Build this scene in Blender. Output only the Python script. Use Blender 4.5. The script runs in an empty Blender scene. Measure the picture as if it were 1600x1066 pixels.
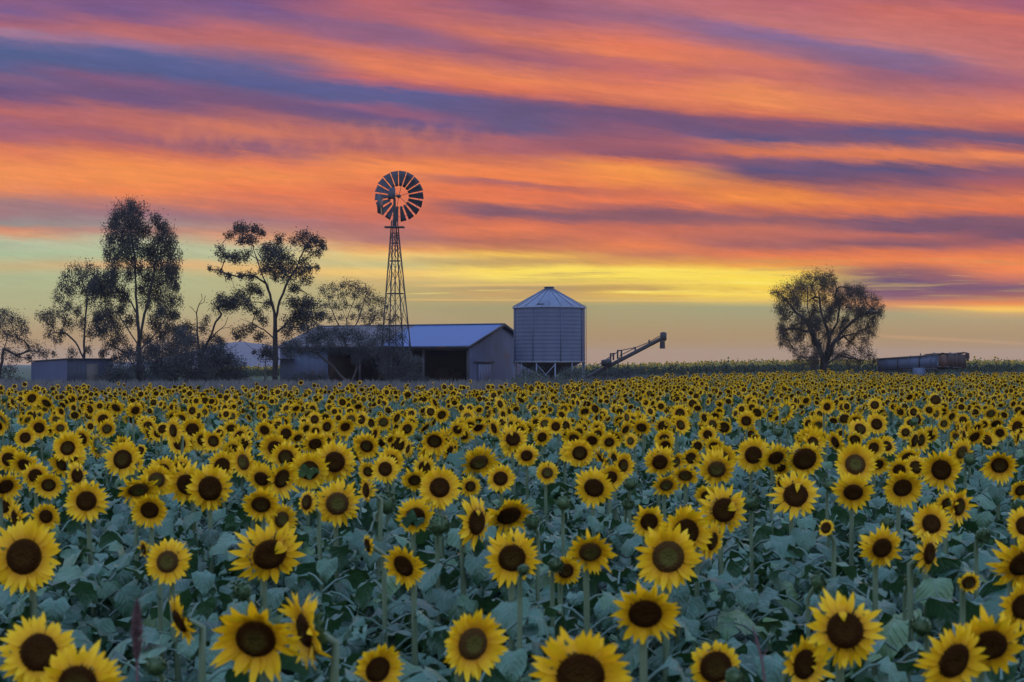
import bpy, math, random
import numpy as np
from mathutils import Vector, Matrix

R = math.radians
F = 1600 * 50 / 36          # focal length in photo pixels
HZ = 568.0                  # eye level, photo row
EYE = 2.1                   # eye height, m
scn = bpy.context.scene
col = scn.collection
random.seed(7)
rng = np.random.default_rng(11)

# ---------------------------------------------------------------- camera
cam_d = bpy.data.cameras.new('camera')
cam = bpy.data.objects.new('camera', cam_d)
col.objects.link(cam)
cam.location = (0, 0, EYE)
cam.rotation_euler = (R(90), 0, 0)
cam_d.sensor_width = 36
cam_d.lens = 50
cam_d.shift_y = (HZ - 533) / 1600
cam_d.clip_start = 0.1
cam_d.clip_end = 20000
cam_d.dof.use_dof = True
cam_d.dof.focus_distance = 60
cam_d.dof.aperture_fstop = 6.5
scn.camera = cam

scn.view_settings.view_transform = 'Standard'
scn.view_settings.look = 'None'
scn.view_settings.exposure = 0.0
scn.view_settings.gamma = 1.0
scn.render.film_transparent = False
scn.cycles.max_bounces = 6
scn.cycles.diffuse_bounces = 3
scn.cycles.glossy_bounces = 2
scn.cycles.transmission_bounces = 3
scn.cycles.use_denoising = True


def lin(c):
    return tuple(((v / 255) / 12.92 if v / 255 <= 0.04045 else ((v / 255 + 0.055) / 1.055) ** 2.4) for v in c)


# ---------------------------------------------------------------- node helper
class N:
    """Tiny expression helper over a node tree."""
    def __init__(s, tree):
        s.t = tree
        s.n = tree.nodes
        s.l = tree.links

    def put(s, sock, v):
        if isinstance(v, bpy.types.NodeSocket):
            s.l.new(v, sock)
        elif v is not None:
            if hasattr(sock.default_value, '__len__') and not isinstance(v, (int, float)):
                v = tuple(v)
                sock.default_value = (v + (1.0,))[:len(sock.default_value)] if len(v) < len(sock.default_value) else v
            else:
                sock.default_value = v

    def m(s, op, a, b=None, c=None, clamp=False):
        n = s.n.new('ShaderNodeMath')
        n.operation = op
        n.use_clamp = clamp
        for i, v in enumerate((a, b, c)):
            s.put(n.inputs[i], v) if v is not None else None
        return n.outputs[0]

    def step(s, x, a, b):
        n = s.n.new('ShaderNodeMapRange')
        n.interpolation_type = 'SMOOTHSTEP'
        s.put(n.inputs[0], x)
        n.inputs[1].default_value = a
        n.inputs[2].default_value = b
        return n.outputs[0]

    def lstep(s, x, a, b):
        n = s.n.new('ShaderNodeMapRange')
        s.put(n.inputs[0], x)
        n.inputs[1].default_value = a
        n.inputs[2].default_value = b
        return n.outputs[0]

    def mix(s, f, a, b, mode='MIX'):
        n = s.n.new('ShaderNodeMix')
        n.data_type = 'RGBA'
        n.blend_type = mode
        n.clamp_result = False
        s.put(n.inputs[0], f)
        s.put(n.inputs[6], a)
        s.put(n.inputs[7], b)
        return n.outputs[2]

    def xyz(s, x, y, z):
        n = s.n.new('ShaderNodeCombineXYZ')
        for i, v in enumerate((x, y, z)):
            s.put(n.inputs[i], v)
        return n.outputs[0]

    def noise(s, vec, scale=1.0, detail=3.0, rough=0.5, out=0, dist=0.0):
        n = s.n.new('ShaderNodeTexNoise')
        if vec is not None:
            s.l.new(vec, n.inputs['Vector'])
        n.inputs['Scale'].default_value = scale
        n.inputs['Detail'].default_value = detail
        n.inputs['Roughness'].default_value = rough
        n.inputs['Distortion'].default_value = dist
        return n.outputs[out]

    def attr(s, name):
        n = s.n.new('ShaderNodeAttribute')
        n.attribute_name = name
        return n.outputs['Fac']

    def ramp(s, f, stops, interp='LINEAR'):
        n = s.n.new('ShaderNodeValToRGB')
        n.color_ramp.interpolation = interp
        e = n.color_ramp.elements
        while len(e) > 1:
            e.remove(e[-1])
        e[0].position = stops[0][0]
        e[0].color = tuple(stops[0][1]) + (1,)
        for p, c in stops[1:]:
            k = e.new(p)
            k.color = tuple(c) + (1,)
        s.put(n.inputs[0], f)
        return n.outputs[0]

    def coord(s, which='Object'):
        return s.n.new('ShaderNodeTexCoord').outputs[which]

    def split(s, v):
        n = s.n.new('ShaderNodeSeparateXYZ')
        s.l.new(v, n.inputs[0])
        return n.outputs

    def bump(s, h, strength=0.3, dist=0.02):
        n = s.n.new('ShaderNodeBump')
        n.inputs['Strength'].default_value = strength
        n.inputs['Distance'].default_value = dist
        s.l.new(h, n.inputs['Height'])
        return n.outputs[0]


# ---------------------------------------------------------------- sky (world)
SKY = {   # photo column -> (row, sRGB) of the dusk sky, a cloud chart by bearing and elevation
    0: [(0, 140, 95, 135), (15, 122, 93, 142), (35, 172, 103, 120), (50, 172, 125, 150), (64, 108, 104, 150), (78, 76, 98, 146), (105, 84, 95, 142), (120, 132, 97, 132), (140, 96, 84, 132), (150, 116, 85, 126), (170, 194, 107, 100), (190, 165, 100, 120), (215, 174, 100, 112), (235, 228, 125, 85), (252, 248, 146, 80), (280, 252, 152, 80), (298, 240, 142, 88), (312, 172, 130, 125), (330, 165, 122, 125), (346, 148, 148, 140), (358, 215, 140, 105), (368, 225, 160, 115), (376, 186, 193, 160), (400, 174, 190, 150), (415, 198, 176, 126), (432, 175, 182, 138), (480, 178, 174, 126), (530, 190, 165, 125), (565, 197, 160, 135)],
    200: [(0, 128, 90, 136), (20, 120, 90, 140), (38, 180, 104, 112), (55, 196, 114, 114), (70, 150, 115, 150), (84, 82, 99, 150), (110, 82, 94, 142), (125, 132, 90, 126), (142, 110, 86, 126), (155, 110, 85, 128), (172, 184, 106, 104), (195, 200, 112, 98), (215, 158, 95, 112), (232, 204, 110, 90), (250, 252, 146, 74), (275, 255, 152, 75), (300, 250, 140, 75), (315, 205, 130, 105), (330, 165, 118, 125), (350, 158, 146, 140), (362, 192, 140, 125), (376, 190, 192, 156), (400, 180, 195, 150), (412, 222, 170, 115), (425, 180, 185, 140), (480, 180, 175, 125), (560, 196, 160, 130)],
    400: [(0, 124, 85, 132), (15, 120, 90, 142), (30, 148, 100, 134), (50, 196, 110, 108), (65, 200, 112, 104), (90, 150, 105, 130), (106, 96, 98, 147), (130, 82, 94, 147), (145, 112, 90, 130), (165, 120, 85, 122), (190, 180, 105, 102), (205, 214, 122, 94), (225, 150, 95, 115), (240, 152, 95, 110), (255, 240, 130, 80), (270, 255, 150, 75), (300, 246, 130, 75), (325, 202, 120, 100), (345, 168, 122, 125), (365, 205, 145, 115), (378, 225, 165, 120), (388, 190, 192, 150), (405, 190, 190, 145), (420, 232, 182, 110), (435, 185, 180, 130), (480, 180, 170, 120), (560, 195, 160, 130)],
    600: [(0, 192, 105, 110), (30, 186, 105, 114), (50, 148, 100, 132), (68, 152, 100, 130), (85, 208, 115, 100), (105, 238, 132, 88), (125, 196, 105, 105), (140, 92, 94, 147), (158, 92, 94, 142), (172, 152, 95, 124), (185, 102, 85, 132), (200, 120, 90, 120), (215, 194, 110, 98), (235, 172, 100, 104), (250, 218, 120, 84), (262, 255, 147, 74), (280, 250, 140, 75), (300, 226, 115, 75), (320, 238, 125, 74), (340, 216, 115, 84), (355, 190, 115, 104), (375, 180, 120, 110), (390, 236, 162, 90), (400, 240, 202, 120), (412, 198, 188, 130), (425, 246, 202, 110), (440, 210, 180, 115), (455, 190, 170, 110), (480, 175, 160, 110), (560, 190, 155, 125)],
    800: [(0, 152, 90, 120), (20, 152, 95, 125), (36, 190, 105, 110), (55, 220, 122, 94), (70, 190, 105, 105), (90, 158, 95, 116), (105, 202, 110, 100), (120, 242, 136, 84), (140, 230, 120, 85), (152, 140, 90, 116), (166, 98, 85, 127), (185, 90, 84, 132), (202, 100, 88, 130), (216, 172, 100, 110), (240, 176, 100, 104), (252, 220, 122, 82), (268, 248, 136, 72), (280, 250, 135, 70), (288, 172, 100, 100), (300, 238, 122, 74), (315, 242, 126, 74), (326, 146, 93, 100), (336, 128, 88, 105), (347, 212, 112, 80), (360, 238, 127, 74), (376, 190, 110, 85), (390, 207, 132, 80), (400, 242, 192, 80), (410, 190, 150, 90), (421, 252, 217, 90), (433, 250, 220, 95), (448, 178, 150, 100), (460, 202, 162, 95), (480, 165, 155, 105), (520, 175, 155, 110), (565, 197, 150, 115)],
    1000: [(0, 192, 115, 125), (15, 180, 115, 132), (30, 158, 105, 132), (50, 204, 115, 110), (70, 238, 126, 88), (85, 238, 132, 88), (97, 200, 110, 105), (112, 202, 110, 104), (132, 234, 127, 88), (150, 236, 132, 88), (165, 202, 110, 90), (176, 122, 84, 116), (190, 114, 84, 122), (206, 140, 95, 120), (225, 165, 95, 105), (240, 140, 85, 105), (250, 234, 127, 74), (263, 255, 157, 64), (280, 255, 150, 65), (295, 216, 115, 75), (310, 242, 126, 74), (326, 136, 88, 100), (340, 150, 95, 100), (354, 210, 112, 84), (370, 212, 116, 84), (386, 238, 132, 74), (400, 200, 120, 85), (412, 228, 162, 75), (421, 252, 217, 80), (433, 255, 226, 84), (450, 190, 150, 80), (463, 228, 182, 80), (471, 217, 180, 95), (478, 168, 160, 110), (520, 175, 155, 110), (570, 192, 145, 110)],
    1200: [(0, 188, 105, 114), (20, 188, 110, 124), (36, 202, 120, 118), (50, 148, 110, 150), (62, 138, 110, 152), (80, 165, 110, 130), (100, 218, 122, 98), (120, 206, 115, 105), (140, 242, 142, 88), (165, 246, 146, 84), (178, 216, 115, 85), (190, 132, 85, 112), (205, 90, 84, 132), (218, 86, 84, 127), (230, 220, 122, 82), (240, 222, 120, 80), (251, 136, 90, 112), (266, 86, 79, 122), (280, 130, 85, 100), (295, 228, 127, 64), (310, 252, 147, 58), (325, 216, 115, 75), (340, 148, 94, 100), (356, 204, 112, 84), (385, 168, 100, 95), (400, 228, 122, 74), (415, 236, 152, 64), (425, 252, 202, 70), (440, 255, 228, 68), (455, 240, 190, 60), (465, 252, 212, 80), (472, 232, 190, 90), (480, 164, 160, 115), (530, 175, 155, 110), (570, 201, 150, 115)],
    1400: [(0, 188, 105, 110), (20, 208, 112, 100), (40, 212, 120, 110), (65, 206, 125, 120), (80, 138, 110, 147), (95, 144, 110, 146), (110, 133, 100, 136), (125, 160, 100, 120), (140, 186, 105, 110), (160, 214, 122, 94), (175, 228, 127, 88), (190, 216, 120, 85), (199, 136, 90, 112), (212, 86, 84, 132), (225, 132, 90, 112), (238, 238, 132, 78), (248, 228, 126, 80), (258, 116, 85, 112), (268, 86, 79, 122), (285, 130, 85, 105), (300, 182, 100, 90), (320, 240, 127, 64), (335, 216, 115, 75), (346, 122, 84, 106), (358, 122, 84, 106), (370, 192, 105, 90), (384, 128, 85, 100), (396, 218, 116, 74), (410, 242, 132, 70), (425, 150, 95, 95), (440, 106, 79, 107), (465, 138, 89, 106), (474, 222, 142, 85), (482, 190, 150, 105), (490, 170, 160, 115), (520, 180, 155, 110), (570, 201, 150, 120)],
    1600: [(0, 165, 95, 120), (15, 178, 100, 118), (30, 218, 116, 98), (50, 202, 110, 104), (80, 206, 115, 110), (105, 200, 120, 115), (120, 174, 105, 122), (140, 186, 105, 110), (165, 228, 127, 94), (180, 238, 132, 84), (198, 190, 100, 90), (208, 148, 90, 106), (222, 96, 84, 122), (235, 192, 105, 90), (245, 248, 142, 80), (255, 200, 115, 90), (270, 138, 89, 112), (290, 182, 96, 90), (310, 238, 127, 68), (330, 222, 112, 70), (345, 138, 89, 102), (360, 128, 85, 106), (375, 116, 79, 102), (390, 207, 110, 85), (405, 238, 132, 68), (425, 242, 132, 74), (438, 190, 110, 85), (450, 121, 84, 107), (462, 165, 100, 90), (475, 238, 142, 68), (484, 255, 207, 80), (490, 215, 170, 100), (500, 180, 160, 115), (520, 180, 155, 110), (570, 206, 150, 120)],
}
SHEAR = 0.125
S0, S1 = -130.0, 690.0     # range of the sheared row coordinate


def shear_row(x, y):
    return y - SHEAR * min(max((420 - y) / 250, 0), 1) * (x - 800)


def thin(stops, n):
    """Drop the stops that matter least until n are left."""
    stops = list(stops)
    while len(stops) > n:
        best = None
        for i in range(1, len(stops) - 1):
            (p0, c0), (p1, c1), (p2, c2) = stops[i - 1:i + 2]
            t = (p1 - p0) / max(p2 - p0, 1e-6)
            e = sum(abs(a + (c - a) * t - b) for a, b, c in zip(c0, c1, c2)) * (p2 - p0)
            if best is None or e < best[0]:
                best = (e, i)
        stops.pop(best[1])
    return stops


def make_world(back=1.0):
    w = bpy.data.worlds.new('World')
    scn.world = w
    w.use_nodes = True
    t = w.node_tree
    t.nodes.clear()
    g = N(t)
    d = g.split(g.coord('Generated'))
    dx, dy, dz = d[0], d[1], d[2]
    fy = g.m('MAXIMUM', dy, 0.06)
    X = g.m('MULTIPLY_ADD', g.m('DIVIDE', dx, fy), F, 800.0)
    Y = g.m('MULTIPLY_ADD', g.m('DIVIDE', dz, fy), -F, HZ)
    # slow wander of the cloud edges, drawn out along the wind
    q = g.xyz(g.m('MULTIPLY', X, 1 / 420), g.m('MULTIPLY', g.m('SUBTRACT', Y, g.m('MULTIPLY', X, 0.10)), 1 / 60), 0.0)
    w1 = g.noise(q, 1.0, 4, 0.55)
    q2 = g.xyz(g.m('MULTIPLY', X, 1 / 170), g.m('MULTIPLY', g.m('SUBTRACT', Y, g.m('MULTIPLY', X, 0.12)), 1 / 14), 3.7)
    w2 = g.noise(q2, 1.0, 8, 0.70)
    q6 = g.xyz(g.m('MULTIPLY_ADD', w1, 2.0, g.m('MULTIPLY', X, 1 / 60)), g.m('MULTIPLY', g.m('SUBTRACT', Y, g.m('MULTIPLY', X, 0.14)), 1 / 16), 7.7)
    w6 = g.noise(q6, 1.0, 8, 0.66)
    amp = g.step(Y, 500.0, 380.0)
    k = g.m('MULTIPLY', g.step(Y, 478.0, 380.0), 1.0)
    off = g.m('ADD', g.m('MULTIPLY', g.m('SUBTRACT', w1, 0.5), 30.0), g.m('MULTIPLY', g.m('SUBTRACT', w2, 0.5), 26.0))
    off = g.m('ADD', off, g.m('MULTIPLY', g.m('SUBTRACT', w6, 0.5), 16.0))
    k2 = g.m('MULTIPLY_ADD', g.step(Y, 470.0, 330.0), 0.92, 0.08)
    Yw = g.m('ADD', Y, g.m('MULTIPLY', off, k2))
    sh = g.m('MULTIPLY', g.lstep(Yw, 420.0, 170.0), SHEAR)
    S = g.m('SUBTRACT', Yw, g.m('MULTIPLY', sh, g.m('SUBTRACT', X, 800.0)))
    T = g.lstep(S, S0, S1)
    Xw = g.m('ADD', X, g.m('MULTIPLY', g.m('SUBTRACT', g.noise(q2, 0.6, 2, 0.5), 0.5), 160.0))
    c = None
    cols = sorted(SKY)
    for i, cx in enumerate(cols):
        st = []
        for y, r_, g_, b_ in SKY[cx]:
            st.append(((shear_row(cx, y) - S0) / (S1 - S0), lin((r_, g_, b_))))
        st.sort(key=lambda p: p[0])
        col_i = g.ramp(T, thin(st, 32))
        c = col_i if c is None else g.mix(g.step(Xw, cols[i - 1], cx), c, col_i)
    # fine wind-drawn streaks inside the clouds
    q3 = g.xyz(g.m('MULTIPLY', X, 1 / 120), g.m('MULTIPLY', g.m('SUBTRACT', Y, g.m('MULTIPLY', X, 0.11)), 1 / 7), 9.1)
    w3 = g.noise(q3, 1.0, 6, 0.68)
    st = g.m('MULTIPLY', g.m('SUBTRACT', w3, 0.5), g.m('MULTIPLY', amp, 0.30))
    c = g.mix(1.0, c, g.xyz(*[g.m('ADD', st, 1.0)] * 3), 'MULTIPLY')
    q5 = g.xyz(g.m('MULTIPLY', X, 1 / 62), g.m('MULTIPLY', g.m('SUBTRACT', Y, g.m('MULTIPLY', X, 0.13)), 1 / 15), 5.5)
    w5 = g.noise(q5, 1.0, 8, 0.66, dist=0.6)
    bl = g.m('MULTIPLY', g.m('SUBTRACT', w5, 0.5), g.m('MULTIPLY', amp, 0.40))
    c = g.mix(1.0, c, g.xyz(*[g.m('ADD', bl, 1.0)] * 3), 'MULTIPLY')
    # ripple cloud (small billows) low on the left
    rip = g.m('MULTIPLY', g.m('MULTIPLY', g.step(X, 150.0, 300.0), g.step(X, 860.0, 620.0)), g.m('MULTIPLY', g.step(Y, 178.0, 205.0), g.step(Y, 258.0, 230.0)))
    q4 = g.xyz(g.m('MULTIPLY', X, 1 / 24), g.m('MULTIPLY', g.m('SUBTRACT', Y, g.m('MULTIPLY', X, 0.07)), 1 / 26), 1.3)
    w4 = g.m('MULTIPLY', g.step(g.noise(q4, 1.0, 4, 0.5), 0.35, 0.75), rip)
    c = g.mix(g.m('MULTIPLY', w4, 0.32), c, lin((238, 140, 92)))
    # thin bright ribbons low over the horizon
    def ribbon(c, x0, x1, y0, slope, half, colr, f, wob=4.0):
        yy = g.m('SUBTRACT', g.m('SUBTRACT', Y, y0), g.m('MULTIPLY', g.m('SUBTRACT', X, x0), slope))
        yy = g.m('ADD', yy, g.m('MULTIPLY', g.m('SUBTRACT', w2, 0.5), wob))
        a = g.step(g.m('ABSOLUTE', yy), half, 0.0)
        b = g.m('MULTIPLY', g.step(X, x0 - 20, x0 + 60), g.step(X, x1 + 60, x1 - 60))
        return g.mix(g.m('MULTIPLY', g.m('MULTIPLY', a, b), f), c, lin(colr))
    c = ribbon(c, 1360, 1700, 524, 0.055, 4.5, (248, 190, 125), 0.85)
    c = ribbon(c, 770, 1230, 421, 0.012, 7, (255, 226, 90), 0.8, 8.0)
    c = ribbon(c, 640, 1150, 447, -0.012, 4, (250, 205, 105), 0.5, 6.0)
    c = ribbon(c, 930, 1260, 456, 0.02, 4, (255, 220, 80), 0.7, 5.0)
    c = ribbon(c, 600, 1230, 468, 0.005, 2.5, (240, 190, 100), 0.55, 2.0)
    c = ribbon(c, 1390, 1700, 478, 0.03, 4, (255, 195, 85), 0.6, 4.0)
    cl = g.step(Y, 420.0, 340.0)
    c = g.mix(g.m('MULTIPLY', cl, 0.08), c, (0.30, 0.16, 0.20))
    c = g.mix(g.m('MULTIPLY', cl, 0.8), c, g.mix(1.0, c, (0.93, 0.92, 0.94), 'MULTIPLY'))
    glow = g.m('MULTIPLY', g.m('MULTIPLY', g.step(X, 880.0, 1120.0), g.step(X, 1330.0, 1160.0)), g.m('MULTIPLY', g.step(Y, 408.0, 432.0), g.step(Y, 474.0, 455.0)))
    c = g.mix(g.m('MULTIPLY', g.m('MULTIPLY', glow, g.step(w6, 0.30, 0.65)), 0.6), c, (1.0, 0.72, 0.085))
    q7 = g.xyz(g.m('MULTIPLY', X, 1 / 260), g.m('MULTIPLY', g.m('ADD', Y, g.m('MULTIPLY', w1, 14.0)), 1 / 9), 2.2)
    w7 = g.noise(q7, 1.0, 7, 0.65)
    strip = g.m('MULTIPLY', g.m('MULTIPLY', g.step(Y, 396.0, 418.0), g.step(Y, 476.0, 462.0)), g.step(X, 330.0, 700.0))
    c = g.mix(g.m('MULTIPLY', g.m('MULTIPLY', strip, g.step(w7, 0.50, 0.68)), 0.62), c, lin((192, 158, 96)))
    c = g.mix(g.m('MULTIPLY', g.m('MULTIPLY', strip, g.step(w7, 0.42, 0.30)), 0.5), c, lin((255, 236, 118)))
    # the last warm glow right on the horizon
    c = g.mix(g.m('MULTIPLY', g.step(Y, 478.0, 545.0), 0.85), c, (0.42, 0.25, 0.06))
    # high sky above the cloud deck and the twilight behind the photographer
    nish = t.nodes.new('ShaderNodeTexSky')
    nish.sky_type = 'NISHITA'
    nish.sun_disc = False
    nish.sun_elevation = R(1.5)
    nish.sun_rotation = R(9)
    el = g.m('ARCSINE', g.m('MAXIMUM', g.m('MINIMUM', dz, 1.0), -1.0))
    e01 = g.lstep(el, 0.0, 1.5708)
    high = g.ramp(e01, [(0.0, (0.70, 0.68, 0.80)), (0.12, (0.62, 0.68, 0.92)), (0.35, (0.46, 0.64, 1.05)), (1.0, (0.30, 0.48, 1.0))])
    high = g.mix(1.0, high, (back, back, back), 'MULTIPLY')
    high = g.mix(0.08, high, nish.outputs[0], 'ADD')
    up = g.step(Y, -60.0, -900.0)
    front = g.m('MULTIPLY', g.step(dy, 0.42, 0.80), g.m('SUBTRACT', 1.0, up))
    c = g.mix(front, high, c)
    low = g.step(dz, 0.0, -0.02)
    c = g.mix(low, c, (0.16, 0.15, 0.12))
    bg = t.nodes.new('ShaderNodeBackground')
    g.l.new(c, bg.inputs[0])
    bg.inputs[1].default_value = 1.0
    out = t.nodes.new('ShaderNodeOutputWorld')
    g.l.new(bg.outputs[0], out.inputs[0])
    w.cycles.sampling_method = 'MANUAL'
    w.cycles.sample_map_resolution = 512


make_world(back=1.5)

# the sun is down at the horizon behind the lone tree: only a trace of warm light
sun_d = bpy.data.lights.new('sun', 'SUN')
sun_d.energy = 0.45
sun_d.angle = R(10)
sun_d.color = (1.0, 0.62, 0.34)
sun = bpy.data.objects.new('sun', sun_d)
col.objects.link(sun)
sun.rotation_euler = Vector((-math.sin(R(9)), -math.cos(R(9)), -math.tan(R(1.5)))).to_track_quat('-Z', 'Y').to_euler()


# ---------------------------------------------------------------- mesh helpers
class Geo:
    """Collects vertices and faces, then links them as ONE mesh object."""
    def __init__(s):
        s.V, s.Fc, s.T, s.M, s.U = [], [], [], [], {}
        s.n = 0

    def add(s, V, Fc, tint=0.5, mat=0, uv=None):
        V = np.asarray(V, dtype=np.float32).reshape(-1, 3)
        Fc = np.asarray(Fc, dtype=np.int64)
        if len(Fc) == 0:
            return
        if uv is not None:
            s.U[s.n] = np.asarray(uv, dtype=np.float32)
        s.V.append(V)
        s.Fc.append(Fc + s.n)
        s.T.append(np.broadcast_to(np.asarray(tint, dtype=np.float32), (len(V),)).copy())
        s.M.append(np.full(len(Fc), mat, dtype=np.int32))
        s.n += len(V)

    def mesh(s, name, mats, smooth=False):
        me = bpy.data.meshes.new(name)
        V = np.concatenate(s.V)
        me.vertices.add(len(V))
        me.vertices.foreach_set('co', V.ravel())
        loops = np.concatenate([f.ravel() for f in s.Fc])
        tot = np.concatenate([np.full(len(f), f.shape[1]) for f in s.Fc])
        start = np.concatenate([[0], np.cumsum(tot)[:-1]])
        me.loops.add(len(loops))
        me.loops.foreach_set('vertex_index', loops.astype(np.int32))
        me.polygons.add(len(tot))
        me.polygons.foreach_set('loop_start', start.astype(np.int32))
        me.polygons.foreach_set('loop_total', tot.astype(np.int32))
        for m in (mats if isinstance(mats, (list, tuple)) else [mats]):
            me.materials.append(m)
        me.polygons.foreach_set('material_index', np.concatenate(s.M))
        if smooth:
            me.polygons.foreach_set('use_smooth', np.ones(len(tot), dtype=bool))
        a = me.attributes.new('tint', 'FLOAT', 'POINT')
        a.data.foreach_set('value', np.concatenate(s.T))
        if s.U:
            W = np.zeros((len(V), 2), np.float32)
            for k, u in s.U.items():
                W[k:k + len(u)] = u
            b = me.attributes.new('vein', 'FLOAT2', 'POINT')
            b.data.foreach_set('vector', W.ravel())
        me.update(calc_edges=True)
        me.validate()
        return me

    def build(s, name, mats, parent=None, smooth=False, loc=None):
        o = bpy.data.objects.new(name, s.mesh(name, mats, smooth))
        col.objects.link(o)
        if parent is not None:
            o.parent = parent
        if loc is not None:
            o.location = loc
        return o


def tag(o, label=None, cat=None, group=None, kind=None):
    for k, v in (('label', label), ('category', cat), ('group', group), ('kind', kind)):
        if v:
            o[k] = v
    return o


def empty(name, loc, rz=0.0, label=None, cat=None, group=None):
    o = bpy.data.objects.new(name, None)
    o.empty_display_size = 0.2
    col.objects.link(o)
    o.location = loc
    o.rotation_euler = (0, 0, rz)
    return tag(o, label, cat, group)


def box(x0, x1, y0, y1, z0, z1):
    V = [(x, y, z) for z in (z0, z1) for y in (y0, y1) for x in (x0, x1)]
    Fc = [(0, 2, 3, 1), (4, 5, 7, 6), (0, 1, 5, 4), (2, 6, 7, 3), (0, 4, 6, 2), (1, 3, 7, 5)]
    return np.array(V, dtype=np.float32), np.array(Fc)


def bar(p, q, w, h=None, up=(0, 0, 1)):
    """A straight square bar from p to q."""
    h = h or w
    p, q = np.array(p, float), np.array(q, float)
    d = q - p
    L = np.linalg.norm(d)
    d = d / max(L, 1e-9)
    u = np.array(up, float)
    if abs(d @ u) > 0.95:
        u = np.array((1.0, 0, 0))
    a = np.cross(d, u)
    a /= np.linalg.norm(a)
    b = np.cross(a, d)
    V = []
    for e in (p, q):
        for sa, sb in ((-1, -1), (1, -1), (1, 1), (-1, 1)):
            V.append(e + a * sa * w / 2 + b * sb * h / 2)
    Fc = [(0, 1, 2, 3), (7, 6, 5, 4), (0, 4, 5, 1), (1, 5, 6, 2), (2, 6, 7, 3), (3, 7, 4, 0)]
    return np.array(V), np.array(Fc)


def tube(P, r, sides=6, cap=True):
    """A tapered tube along the points P with radii r."""
    P = np.asarray(P, float)
    n = len(P)
    r = np.broadcast_to(np.asarray(r, float), (n,))
    d = np.gradient(P, axis=0)
    d /= np.maximum(np.linalg.norm(d, axis=1, keepdims=True), 1e-9)
    ref = np.array((0.31, 0.95, 0.05))
    a = np.cross(d, ref)
    a /= np.maximum(np.linalg.norm(a, axis=1, keepdims=True), 1e-9)
    b = np.cross(d, a)
    th = np.arange(sides) * 2 * np.pi / sides
    V = P[:, None, :] + r[:, None, None] * (np.cos(th)[None, :, None] * a[:, None, :] + np.sin(th)[None, :, None] * b[:, None, :])
    i = np.arange(n - 1)[:, None] * sides
    j = np.arange(sides)[None, :]
    k = (j + 1) % sides
    Fc = np.stack([i + j, i + k, i + sides + k, i + sides + j], -1).reshape(-1, 4)
    return V.reshape(-1, 3), Fc


def at(px, py, Y):
    """The place at distance Y that the photo shows at pixel (px, py)."""
    return np.array(((px - 800) / F * Y, Y, EYE + (HZ - py) / F * Y))


def sst(x, a, b):
    t = np.clip((np.asarray(x, float) - a) / (b - a), 0, 1)
    return t * t * (3 - 2 * t)


def ground(x, y):
    """Height of the land."""
    x = np.asarray(x, float)
    y = np.asarray(y, float)
    u = x / np.maximum(y, 1.0)
    right = sst(u, 0.02, 0.20)
    h = 0.33 * sst(y, 48, 100) + 0.22 * right * sst(y, 60, 112) + 0.22 * right * sst(y, 112, 140)
    h = h - (0.55 + 0.3 * right) * sst(y, 150, 420) - 0.35 * sst(y, 125, 200) * (1 - right)
    return h + 0.03 * np.sin(x * 0.35 + 1) * np.sin(y * 0.27)


def field_end(u):
    """How far the front field of sunflowers reaches, by bearing."""
    return np.interp(u, [-0.4, -0.06, 0.0, 0.05, 0.10, 0.16, 0.22, 0.30, 0.4], [38, 39, 42, 49, 61, 70, 76, 68, 76])


# ---------------------------------------------------------------- materials
def mat(name):
    m = bpy.data.materials.new(name)
    m.use_nodes = True
    t = m.node_tree
    t.nodes.clear()
    g = N(t)
    p = t.nodes.new('ShaderNodeBsdfPrincipled')
    o = t.nodes.new('ShaderNodeOutputMaterial')
    t.links.new(p.outputs[0], o.inputs[0])
    return m, g, p, o


def surf(g, p, base=None, rough=None, metal=None, bump=None, spec=None):
    if base is not None:
        g.put(p.inputs['Base Color'], base)
    if rough is not None:
        g.put(p.inputs['Roughness'], rough)
    if metal is not None:
        g.put(p.inputs['Metallic'], metal)
    if spec is not None:
        g.put(p.inputs['Specular IOR Level'], spec)
    if bump is not None:
        g.l.new(bump, p.inputs['Normal'])


def leafy(name, dark, light, rough=0.5, trans=0.25, tcol=None, spec=0.5, bumpy=0.0):
    m, g, p, o = mat(name)
    tint = g.attr('tint')
    rnd = g.n.new('ShaderNodeObjectInfo').outputs['Random']
    f = g.m('MULTIPLY_ADD', rnd, 0.3, g.m('MULTIPLY', tint, 0.85), clamp=True)
    c = g.mix(f, dark, light)
    co = g.coord('Object')
    n = g.noise(co, 14.0, 3, 0.6)
    c = g.mix(g.m('MULTIPLY', n, 0.45), c, tuple(v * 0.55 for v in dark))
    surf(g, p, c, rough, spec=spec)
    if bumpy:
        surf(g, p, bump=g.bump(g.noise(co, 60.0, 2, 0.5), bumpy, 0.01))
    if trans:
        tr = g.n.new('ShaderNodeBsdfTranslucent')
        g.put(tr.inputs[0], tcol if tcol else c)
        ms = g.n.new('ShaderNodeMixShader')
        ms.inputs[0].default_value = trans
        g.l.new(p.outputs[0], ms.inputs[1])
        g.l.new(tr.outputs[0], ms.inputs[2])
        g.l.new(ms.outputs[0], o.inputs[0])
    return m


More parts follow.
